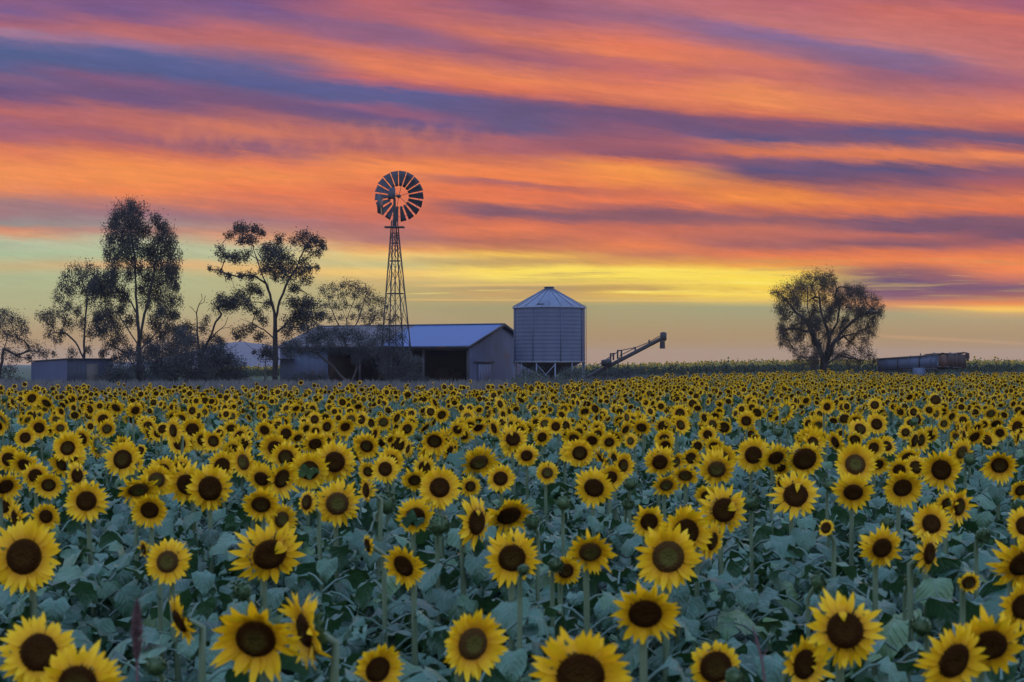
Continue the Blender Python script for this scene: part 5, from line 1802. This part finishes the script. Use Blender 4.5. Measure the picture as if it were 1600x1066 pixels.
MARKS = [(60, 'at left edge'), (178, 'below small tin shed'), (292, 'below tallest tree'), (385, 'below snag tree'), (500, 'below spreading tree'),
         (600, 'below shed end wall'), (650, 'below windmill'), (735, 'below dark shed bays'), (800, 'below shed gable'), (915, 'below silo'),
         (1040, 'below auger'), (1200, 'right of auger'), (1380, 'below lone tree'), (1515, 'below derelict trailer'), (9999, 'at right edge')]


def mark(px):
    return next(m for x, m in MARKS if px < x)


def place_head(px, py, dpx, small=False, front=False):
    """Distance, real size and place of a head seen at (px, py) with apparent size dpx."""
    drop = 0.70
    Y = F * drop / (py - HZ)
    lo, hi = (0.075, 0.13) if small else (0.165, 0.285)
    D = dpx * Y / F
    if D < lo:
        Y *= lo / D
    elif D > hi:
        Y *= hi / D
    Y = min(Y, F * drop / (py - HZ) * 1.22)
    D = dpx * Y / F
    if front:
        Y = F * drop / (py - HZ) * (0.97 if py > 885 else 1.12)
        D = dpx * Y / F
    return Y, D, at(px, py, Y)


def build_flower(i, X, yaw, pitch, D, kind, rs, hero):
    """One individual plant: root > stem, foliage, flower_head (> disc, petals)."""
    P = np.array(X)
    n = facing(yaw, pitch)
    foot = P - n * D * .25 - np.array((n[0], n[1], 0)) * .05 + np.array((rs.normal(0, .03), abs(rs.normal(0, .03)), 0))
    gz = float(ground(foot[0], foot[1]))
    root = bpy.data.objects.new('sunflower', None)
    root.empty_display_size = 0.2
    col.objects.link(root)
    root.location = (foot[0], foot[1], gz)
    o = np.array((foot[0], foot[1], gz))
    head = P - o
    g = Geo()
    stem_geo(g, head, n, D, r=0.008 + 0.02 * D)
    g.build('stem', MT['stem'], root, smooth=True)

    def child(name, me, parent):
        c = bpy.data.objects.new(name, me)
        col.objects.link(c)
        c.parent = parent
        return c
    f = child('foliage', VAR['foliage'][int(rs.integers(0, 12))], root)
    k = max(0.6, min(1.15, (head[2] - 0.18) / 1.16))
    f.scale = (1, 1, k)
    f.rotation_euler = (0, 0, rs.uniform(0, 6.28))
    rot = Matrix(frame(n).tolist()).to_4x4() @ Matrix.Rotation(rs.uniform(-.5, .5) if kind == 'P' else rs.uniform(0, 6.28), 4, 'Z')
    pick = lambda key: VAR[key][int(rs.integers(0, len(VAR[key])))]
    if kind == 'B':
        h = child('bud_head', pick('bud'), root)
        h.matrix_local = Matrix.Translation(Vector(head)) @ rot @ Matrix.Scale(D, 4)
        return root
    h = child('flower_head', pick('calyx'), root)
    h.matrix_local = Matrix.Translation(Vector(head)) @ rot @ Matrix.Diagonal((D * rs.uniform(.92, 1.05), D * rs.uniform(.92, 1.05), D, 1))
    child('disc', pick('disc_green' if kind == 'G' else 'disc'), h)
    child('petals', pick({'P': 'fold', 'H': 'short'}.get(kind, 'petals')), h)
    return root


PLANTS = []          # (x, y) of every plant so far


def build_near():
    rs = np.random.default_rng(77)
    recs = []
    for (px, py, d, yaw, kind, lab) in HEADS:
        Y, D, X = place_head(px, py, d, kind in 'BH' and d < 45, kind == 'B' and bool(lab) and any(w in lab for w in ('overlapping', 'covering', 'in front')))
        pitch = R(rs.normal(11, 13)) if kind != 'B' else R(rs.uniform(-35, 25))
        if py > 1035:
            pitch = R(2)
        Dm = D * (1.06 if kind in 'FGP' else 1.0)
        if kind == 'H':
            Dm = D * 1.25
        if kind == 'B':
            Dm = D * 1.0
        o = build_flower(len(recs), X, R(yaw + rs.normal(0, 9) * (abs(yaw) < 40)), pitch, Dm, kind, rs, True)
        if kind != 'B' and lab and any(w in lab for w in ('leaf lying', 'leaf across its lower', 'grey leaf covering')):
            # the leaf that hangs before this head
            g = Geo()
            hp = np.array(X) - np.array(o.location)
            dx, dz = (-.30, 0.02) if 'grey' in lab else (-.26, -.10) if 'lying' in lab else (-.34, -.22)
            leaf_geo(g, rs, hp + np.array((dx * D, -.055, dz * D + .02)), 0.1 if 'grey' not in lab else 3.4, .012, D * .52, .25, 0, 8, 7, -.9)
            g.build('leaf', MT['leaf'], o, smooth=True)
        recs.append((o, px, py, d, yaw, kind, lab))
        PLANTS.append((X[0], X[1]))
    # the crowd behind them, nearest first, up to 300 individuals
    cand = []
    tries = 0
    P = [np.array(p) for p in PLANTS]
    grid = {}
    def near(x, y, dist):
        kx, ky = int(x // .5), int(y // .5)
        for a in (-1, 0, 1):
            for b in (-1, 0, 1):
                for q in grid.get((kx + a, ky + b), ()):
                    if (q[0] - x) ** 2 + (q[1] - y) ** 2 < dist * dist:
                        return True
        return False
    for p in P:
        grid.setdefault((int(p[0] // .5), int(p[1] // .5)), []).append(p)
    pts = []
    Ymin = 8.8
    n_try = 60000
    ys = np.sqrt(rs.uniform(Ymin ** 2, 92 ** 2, n_try))
    us = rs.uniform(-0.385, 0.385, n_try)
    for y, u in zip(ys, us):
        x = u * y
        if y > float(field_end(u)) + rs.normal(0, .6):
            continue
        if y < 10.4 and rs.uniform() < 0.62:
            continue
        if near(x, y, 0.40 if y < 16 else 0.36) or rs.uniform() < (0.0 if y < 16 else 0.06 + 0.20 * (math.sin(x * .9 + y * .35) > .3)):
            continue
        grid.setdefault((int(x // .5), int(y // .5)), []).append((x, y))
        pts.append((y, x))
    pts.sort()
    need = 300 - len(recs)
    rest = []
    for y, x in pts:
        h = 1.40 + rs.normal(0, .075) + float(ground(x, y))
        D = float(np.clip(rs.normal(0.215 - .045 * min(1, max(0, (y - 11) / 14)), .035), .11, .28))
        yaw = float(rs.normal(4, 36))
        pitch = R(rs.normal(14, 17))
        r = rs.uniform()
        kind = 'F' if r < .66 else 'G' if r < .8 else 'P' if r < .9 else 'H' if r < .955 else 'B'
        if y > 17 and kind == 'F' and rs.uniform() < .45:
            kind = 'H'
        if kind == 'B':
            D *= .42
        if abs(x / y) > 0.372:
            rest.append((x, y, h, D, yaw, pitch, kind))
            continue
        if need > 0:
            need -= 1
            o = build_flower(len(recs), (x, y, h), R(yaw), pitch, D, kind, rs, False)
            recs.append((o, 800 + F * x / y, HZ - F * (h - EYE) / y, D * F / y, yaw, kind, None))
        else:
            rest.append((x, y, h, D, yaw, pitch, kind))
    for px, py in ((497, 603), (735, 596), (571, 604), (676, 600), (460, 606), (790, 601), (868, 600), (690, 604), (640, 606), (540, 607), (330, 607), (120, 606), (830, 604), (905, 598), (250, 606)):
        y = float(field_end((px - 800) / F)) + rs.uniform(1, 14)
        p = at(px, py, y)
        rest.append((p[0], y, p[2], rs.uniform(.17, .24), rs.normal(0, 70), R(rs.normal(15, 20)), 'H'))
    # the crop goes on to either side of the view
    r2 = np.random.default_rng(88)
    for _ in range(16000):
        y = math.sqrt(r2.uniform(1.5, 80 ** 2))
        x = r2.uniform(-1, 1) * (0.75 * y + 5)
        u = x / y
        if abs(x) < 0.385 * y + (0.15 if y < 9 else 0) or y > float(field_end(u)) or near(x, y, 0.40):
            continue
        grid.setdefault((int(x // .5), int(y // .5)), []).append((x, y))
        rest.append((x, y, 1.40 + r2.normal(0, .075) + float(ground(x, y)), r2.uniform(.16, .26), r2.normal(4, 36), R(r2.normal(14, 17)), 'FFFGPH'[int(r2.integers(0, 6))]))
    # labels: look first, then place by landmarks, then order within those that still read alike
    buckets = {}
    for k, (o, px, py, d, yaw, kind, lab) in enumerate(recs):
        if lab is None:
            size = 'green bud' if kind == 'B' else ('wide ' if d > 46 else 'small ' if d < 33 else '') + 'sunflower'
            face = '' if kind == 'B' else ' turned right' if yaw > 20 else ' turned left' if yaw < -20 else ' facing ahead'
            look = {'F': ', dark disc', 'G': ', greenish disc', 'P': ', folded petals', 'H': ', short petals', 'B': ''}[kind]
            band = 'front rows' if py > 715 else 'middle rows' if py > 690 else 'back rows'
            s = f'{size}{face}{look}, {mark(px)}, {band}'
            buckets.setdefault(s, []).append((px, k))
    ORD = ['first', 'second', 'third', 'fourth', 'fifth', 'sixth', 'seventh', 'eighth', 'ninth', 'tenth', 'eleventh', 'twelfth']
    final = {}
    for s, L in buckets.items():
        L.sort()
        for j, (px, k) in enumerate(L):
            final[k] = s if len(L) == 1 else f'{ORD[j]} from left: {s}'
    for k, (o, px, py, d, yaw, kind, lab) in enumerate(recs):
        tag(o, lab or final[k], 'sunflower' if kind != 'B' else 'sunflower bud', 'sunflowers in the near part of the field')
    return rest


def arrays(fn, mats_n=1):
    """The geometry of a small builder as plain arrays for mass copying: list of (V, F, T, M)."""
    g = Geo()
    fn(g)
    V = np.concatenate(g.V)
    T = np.concatenate(g.T)
    by = {}
    for f, m in zip(g.Fc, g.M):
        by.setdefault(f.shape[1], [[], []])
        by[f.shape[1]][0].append(f)
        by[f.shape[1]][1].append(m)
    return V, T, {k: (np.concatenate(a), np.concatenate(b)) for k, (a, b) in by.items()}, g.U


class Mass:
    """Many transformed copies of a few small meshes in one object."""
    def __init__(s):
        s.g = Geo()

    def put(s, arr, Rm, loc, sc, tj=0.0):
        V, T, by = arr[:3]
        n0 = s.g.n
        W = (V * sc) @ Rm.T + loc
        first = True
        for k, (f, m) in by.items():
            if first:
                s.g.V.append(W.astype(np.float32))
                s.g.T.append(T)
                first = False
            else:
                s.g.V.append(np.zeros((0, 3), np.float32))
                s.g.T.append(np.zeros(0, np.float32))
            s.g.Fc.append(f + n0)
            s.g.M.append(m)
        if len(arr) > 3 and np.ndim(loc):
            for k, u in arr[3].items():
                s.g.U[n0 + k] = u
        s.g.n += len(V)


def rotz(a):
    c, s_ = math.cos(a), math.sin(a)
    return np.array(((c, -s_, 0), (s_, c, 0), (0, 0, 1.0)))


def lod_heads(rs, level):
    """materials: 0 petal, 1 disc, 2 green disc, 3 bract, 4 stem, 5 leaf"""
    out = {}
    for kind in 'FGPHB':
        L = []
        for v in range(5 if level == 1 else 4):
            def fn(g):
                if kind == 'B':
                    bud_geo(g, rs, 3)
                    return
                if level == 1:
                    petals_geo(g, rs, 17, 2, 4, 3, 0.55 if kind == 'H' else 1, 2 if kind == 'P' else 0, 1.2, 0)
                    disc_geo(g, rs, .275, 16, 4, 2 if kind == 'G' else 1)
                    calyx_geo(g, rs, 12, 3)
                else:
                    petals_geo(g, rs, 13, 1, 3, 2, 0.5 if kind == 'H' else .85, 0, 1.6, 0)
                    disc_geo(g, rs, .285, 9, 2, 2 if kind == 'G' else 1)
                    seg = 8
                    V = [(r * math.cos(i * 2 * math.pi / seg), r * math.sin(i * 2 * math.pi / seg), z) for r, z in ((.05, -.12), (.30, -.02)) for i in range(seg)]
                    g.add(V, [(i, (i + 1) % seg, seg + (i + 1) % seg, seg + i) for i in range(seg)], .4, 3)
            L.append(arrays(fn))
        out[kind] = L
    return out


MASS_MATS = ['petal', 'disc', 'disc_green', 'bract', 'stem', 'leaf']


def scatter_mass(name, plants, seed, lod_at=24.0, leaves=True, label=None, cat=None, leaf='leaf'):
    rs = np.random.default_rng(seed)
    h1, h2 = lod_heads(rs, 1), lod_heads(rs, 2)
    fo1, fo2 = [], []
    for i in range(6):
        fo1.append(arrays(lambda g: foliage_geo(g, rs, 11, .45, 1.16, 5, 4, 3, (.18, .28), False)))
        fo2.append(arrays(lambda g: foliage_geo(g, rs, 9, .6, 1.18, 5, 3, 3, (.2, .3), False)))
    M = Mass()
    for (x, y, h, D, yaw, pitch, kind) in plants:
        n = facing(R(yaw), pitch)
        near = y < lod_at
        L = (h1 if near else h2)[kind]
        P = np.array((x, y, h))
        M.put(L[int(rs.integers(0, len(L)))], frame(n) @ rotz(rs.uniform(0, 6.28)), P, D)
        gz = float(ground(x, y))
        foot = P - n * D * .3
        foot[2] = gz
        gs = Geo()
        if near:
            stem_geo(gs, P - foot, n, D, sides=5, mat=4)
            V = np.concatenate(gs.V)
        else:
            bk = P - n * D * .1 - foot
            V, Fc = tube([(0, 0, 0.3), (0, 0, bk[2] - .12), bk], [.012, .011, .011], 3)
            gs.add(V, Fc, .6, 4)
        M.put((np.concatenate(gs.V), np.concatenate(gs.T), {4: (gs.Fc[0], gs.M[0])}), np.eye(3), foot, 1.0)
        if leaves:
            k = (h - gz - .18) / 1.18
            fo = (fo1 if near else fo2)
            M.put(fo[int(rs.integers(0, 6))], rotz(rs.uniform(0, 6.28)), foot, np.array((1.0, 1.0, k)))
    return tag(M.g.build(name, [MT[m if m != 'leaf' else leaf] for m in MASS_MATS], smooth=False), label, cat, kind='stuff')


REST = build_near()
scatter_mass('sunflower_field', REST, 5, label='crowded sunflowers running back to the sheds', cat='sunflowers')


def far_field():
    """The next paddock of sunflowers beyond the sheds, heads dark against the sky."""
    rs = np.random.default_rng(31)
    out = []
    for _ in range(5200):
        y = math.sqrt(rs.uniform(126 ** 2, 185 ** 2))
        u = rs.uniform(0.035, 0.40)
        x = u * y
        h = 1.42 + rs.normal(0, .13) + float(ground(x, y)) + (rs.uniform(0, .35) if rs.uniform() < .06 else 0)
        out.append((x, y, h, rs.uniform(.2, .3), rs.normal(180, 60) if rs.uniform() < .88 else rs.normal(0, 50), R(rs.normal(15, 14)), 'F' if rs.uniform() < .45 else 'H'))
    for _ in range(900):
        y = math.sqrt(rs.uniform(135 ** 2, 240 ** 2))
        x = rs.uniform(-0.205, -0.15) * y
        out.append((x, y, 1.4 + rs.normal(0, .1) + float(ground(x, y)), rs.uniform(.2, .3), rs.uniform(-180, 180), R(12), 'H'))
    # a looser border between the blooming field and the sheds on the right, few in flower
    for _ in range(1500):
        u = rs.uniform(0.06, 0.40)
        y = float(field_end(u)) + rs.uniform(0, 12)
        x = u * y
        if .038 < u < .085 and y > 90:
            continue
        out.append((x, y, (0.75 if .235 < u < .335 else 1.0) + rs.normal(0, .12) + float(ground(x, y)), rs.uniform(.14, .24), rs.normal(0, 60), R(rs.normal(12, 14)), 'F' if rs.uniform() < .45 else 'H' if rs.uniform() < .5 else 'B'))
    out = [p if p[6] != 'B' else p[:3] + (p[3] * .45,) + p[4:] for p in out]
    scatter_mass('distant_sunflowers', out, 9, lod_at=0, label='far paddock of dark sunflowers along the horizon', cat='sunflowers', leaf='olive_leaf')


far_field()


def understory():
    """Leafy plants without a visible head that fill the near ground."""
    rs = np.random.default_rng(41)
    fo = []
    for i in range(10):
        fo.append(arrays(lambda g: foliage_geo(g, rs, int(rs.integers(12, 17)), .25, 1.12, 0, 7, 5, (.15, .27))))
    M = Mass()
    pts = []
    for _ in range(12000):
        y = math.sqrt(rs.uniform(1.9 ** 2, 20 ** 2))
        u = rs.uniform(-.5, .5)
        x = u * y
        if any((x - a) ** 2 + (y - b) ** 2 < 0.235 ** 2 for a, b in pts[-4000:]):
            continue
        pts.append((x, y))
        k = rs.uniform(.80, 1.06) if y > 3 else rs.uniform(.6, .85)
        M.put(fo[int(rs.integers(0, 10))], rotz(rs.uniform(0, 6.28)), np.array((x, y, float(ground(x, y)))), np.array((1.0, 1.0, k)))
        if len(pts) > 2300:
            break
    for _ in range(9000):
        y = math.sqrt(rs.uniform(1.5, 16 ** 2))
        x = rs.uniform(-1, 1) * (.75 * y + 4)
        if abs(x) < .5 * y or any((x - a) ** 2 + (y - b) ** 2 < .3 ** 2 for a, b in pts[2301:]):
            continue
        pts.append((x, y))
        M.put(fo[int(rs.integers(0, 10))], rotz(rs.uniform(0, 6.28)), np.array((x, y, float(ground(x, y)))), np.array((1.0, 1.0, rs.uniform(.8, 1.0))))
        if len(pts) > 3400:
            break
    tag(M.g.build('sunflower_leaves', [MT['leaf']], smooth=True), 'blue green mass of sunflower leaves below the heads', 'foliage', kind='stuff')


understory()


def blades(name, m, n, region, hts, wid, seed, label, cat, tuft=4):
    rs = np.random.default_rng(seed)
    P, H = [], []
    while len(P) < n:
        x, y = region(rs)
        if x is None:
            continue
        P.append((x, y))
        H.append(rs.uniform(*hts))
    P = np.repeat(np.array(P), tuft, axis=0)
    H = np.repeat(np.array(H), tuft) * rs.uniform(.5, 1.1, n * tuft)
    k = len(P)
    P = P + rs.normal(0, .07, (k, 2))
    z = ground(P[:, 0], P[:, 1])
    a = rs.uniform(0, 2 * np.pi, k)
    lean = rs.normal(0, .22, (k, 2)) * H[:, None]
    w = wid * rs.uniform(.6, 1.4, k)
    dx, dy = np.cos(a) * w, np.sin(a) * w
    b0 = np.stack([P[:, 0] - dx, P[:, 1] - dy, z - .03], -1)
    b1 = np.stack([P[:, 0] + dx, P[:, 1] + dy, z - .03], -1)
    m0 = np.stack([P[:, 0] + lean[:, 0] * .4 - dx * .8, P[:, 1] + lean[:, 1] * .4 - dy * .8, z + H * .6], -1)
    m1 = np.stack([P[:, 0] + lean[:, 0] * .4 + dx * .8, P[:, 1] + lean[:, 1] * .4 + dy * .8, z + H * .6], -1)
    t = np.stack([P[:, 0] + lean[:, 0], P[:, 1] + lean[:, 1], z + H], -1)
    V = np.stack([b0, b1, m1, m0, t], 1).reshape(-1, 3)
    i = np.arange(k) * 5
    g = Geo()
    T = np.repeat(np.clip(rs.uniform(0, 1, k), 0, 1), 5)
    g.add(V, np.stack([i, i + 1, i + 2, i + 3], -1), T)
    n0 = g.n
    g.V.append(np.zeros((0, 3), np.float32))
    g.T.append(np.zeros(0, np.float32))
    g.Fc.append(np.stack([i + 3, i + 2, i + 4], -1))
    g.M.append(np.zeros(k, np.int32))
    return tag(g.build(name, m), label, cat, kind='stuff')


def rough_grass():
    def left(rs):
        u = rs.uniform(-.40, .08)
        y = rs.uniform(84, 108)
        return u * y, y
    blades('dry_grass', MT['grass'], 9000, left, (.25, .75), .035, 51, 'pale dry grass strip in front of the sheds', 'grass')

    def right(rs):
        u = rs.uniform(.0, .40)
        y = rs.uniform(float(field_end(u)) + 4, 122)
        if .038 < u < .085 and 92 < y < 117:
            return None, None
        return u * y, y
    blades('weeds', MT['weed'], 9000, right, (.35, 1.05), .05, 52, 'grey green weeds between the field and the far paddock', 'weeds')


rough_grass()


def seed_heads():
    """A reddish grass head sticking up near the camera, and a bare twig."""
    Y = 3.0
    p = at(212, 985, Y)
    gz = float(ground(p[0], Y))
    root = empty('seeding_grass', (p[0], Y, gz), 0, 'blurred pinkish seed head of tall grass left of the largest sunflower', 'grass stem')
    o = np.array((p[0], Y, gz))
    g = Geo()
    top = at(214, 940, Y) - o
    bot = at(214, 1040, Y) - o
    g.add(*tube([(0, 0, 0), (0.01, 0, bot[2] * .6), bot, top], [.004, .0035, .003, .0015], 5), .5)
    g.build('stalk', MT['seed'], root)
    g = Geo()
    rs = np.random.default_rng(2)
    n = 420
    t = rs.uniform(0, 1, n)
    C = bot + (top - bot) * t[:, None]
    r = (0.013 * np.sin(np.clip(t, .04, .98) * math.pi) ** .7)[:, None]
    d = rs.normal(0, 1, (n, 3))
    d[:, 2] = abs(d[:, 2]) * .8
    d /= np.linalg.norm(d, axis=1, keepdims=True)
    s_ = np.cross(d, rs.normal(0, 1, (n, 3)))
    s_ /= np.linalg.norm(s_, axis=1, keepdims=True)
    a, b = C + d * r * .2, C + d * r * 1.2 + (0, 0, .006)
    V = np.stack([a, (a + b) / 2 + s_ * .0028, b, (a + b) / 2 - s_ * .0028], 1).reshape(-1, 3)
    g.add(V, np.arange(4 * n).reshape(n, 4), rs.uniform(0, 1, n).repeat(4))
    g.build('seed_head', MT['seed'], root)
    Y = 3.6
    p = at(1186, 1000, Y)
    gz = float(ground(p[0], Y))
    root = empty('dry_twig', (p[0], Y, gz), 0, 'thin bare mauve twig right of the short petalled sunflower', 'twig')
    o = np.array((p[0], Y, gz))
    g = Geo()
    P = [at(*q, Y) - o for q in ((1196, 1075), (1192, 1040), (1184, 1005), (1176, 978))]
    g.add(*tube([np.array((0.02, 0, 0))] + P, [.004, .004, .0035, .003, .0015], 5), .5)
    for k, (a, b) in enumerate((((1190, 1030), (1200, 1012)), ((1186, 1012), (1178, 1000)))):
        g.add(*tube([at(*a, Y) - o, at(*b, Y) - o], [.0025, .001], 4), .5)
    g.build('stalk', MT['seed'], root)


seed_heads()


def make_haze(density):
    """Evening air: one closed box round the camera and the land."""
    m = bpy.data.materials.new('evening_air')
    m.use_nodes = True
    t = m.node_tree
    t.nodes.clear()
    v = t.nodes.new('ShaderNodeVolumePrincipled')
    v.inputs['Color'].default_value = (0.84, 0.80, 0.84, 1)
    v.inputs['Density'].default_value = density
    v.inputs['Anisotropy'].default_value = 0.25
    o = t.nodes.new('ShaderNodeOutputMaterial')
    t.links.new(v.outputs[0], o.inputs['Volume'])
    g = Geo()
    g.add(*box(-2700, 2700, -60, 2700, -12, 26))
    ob = g.build('haze', m)
    tag(ob, kind='stuff')


make_haze(0.00016)
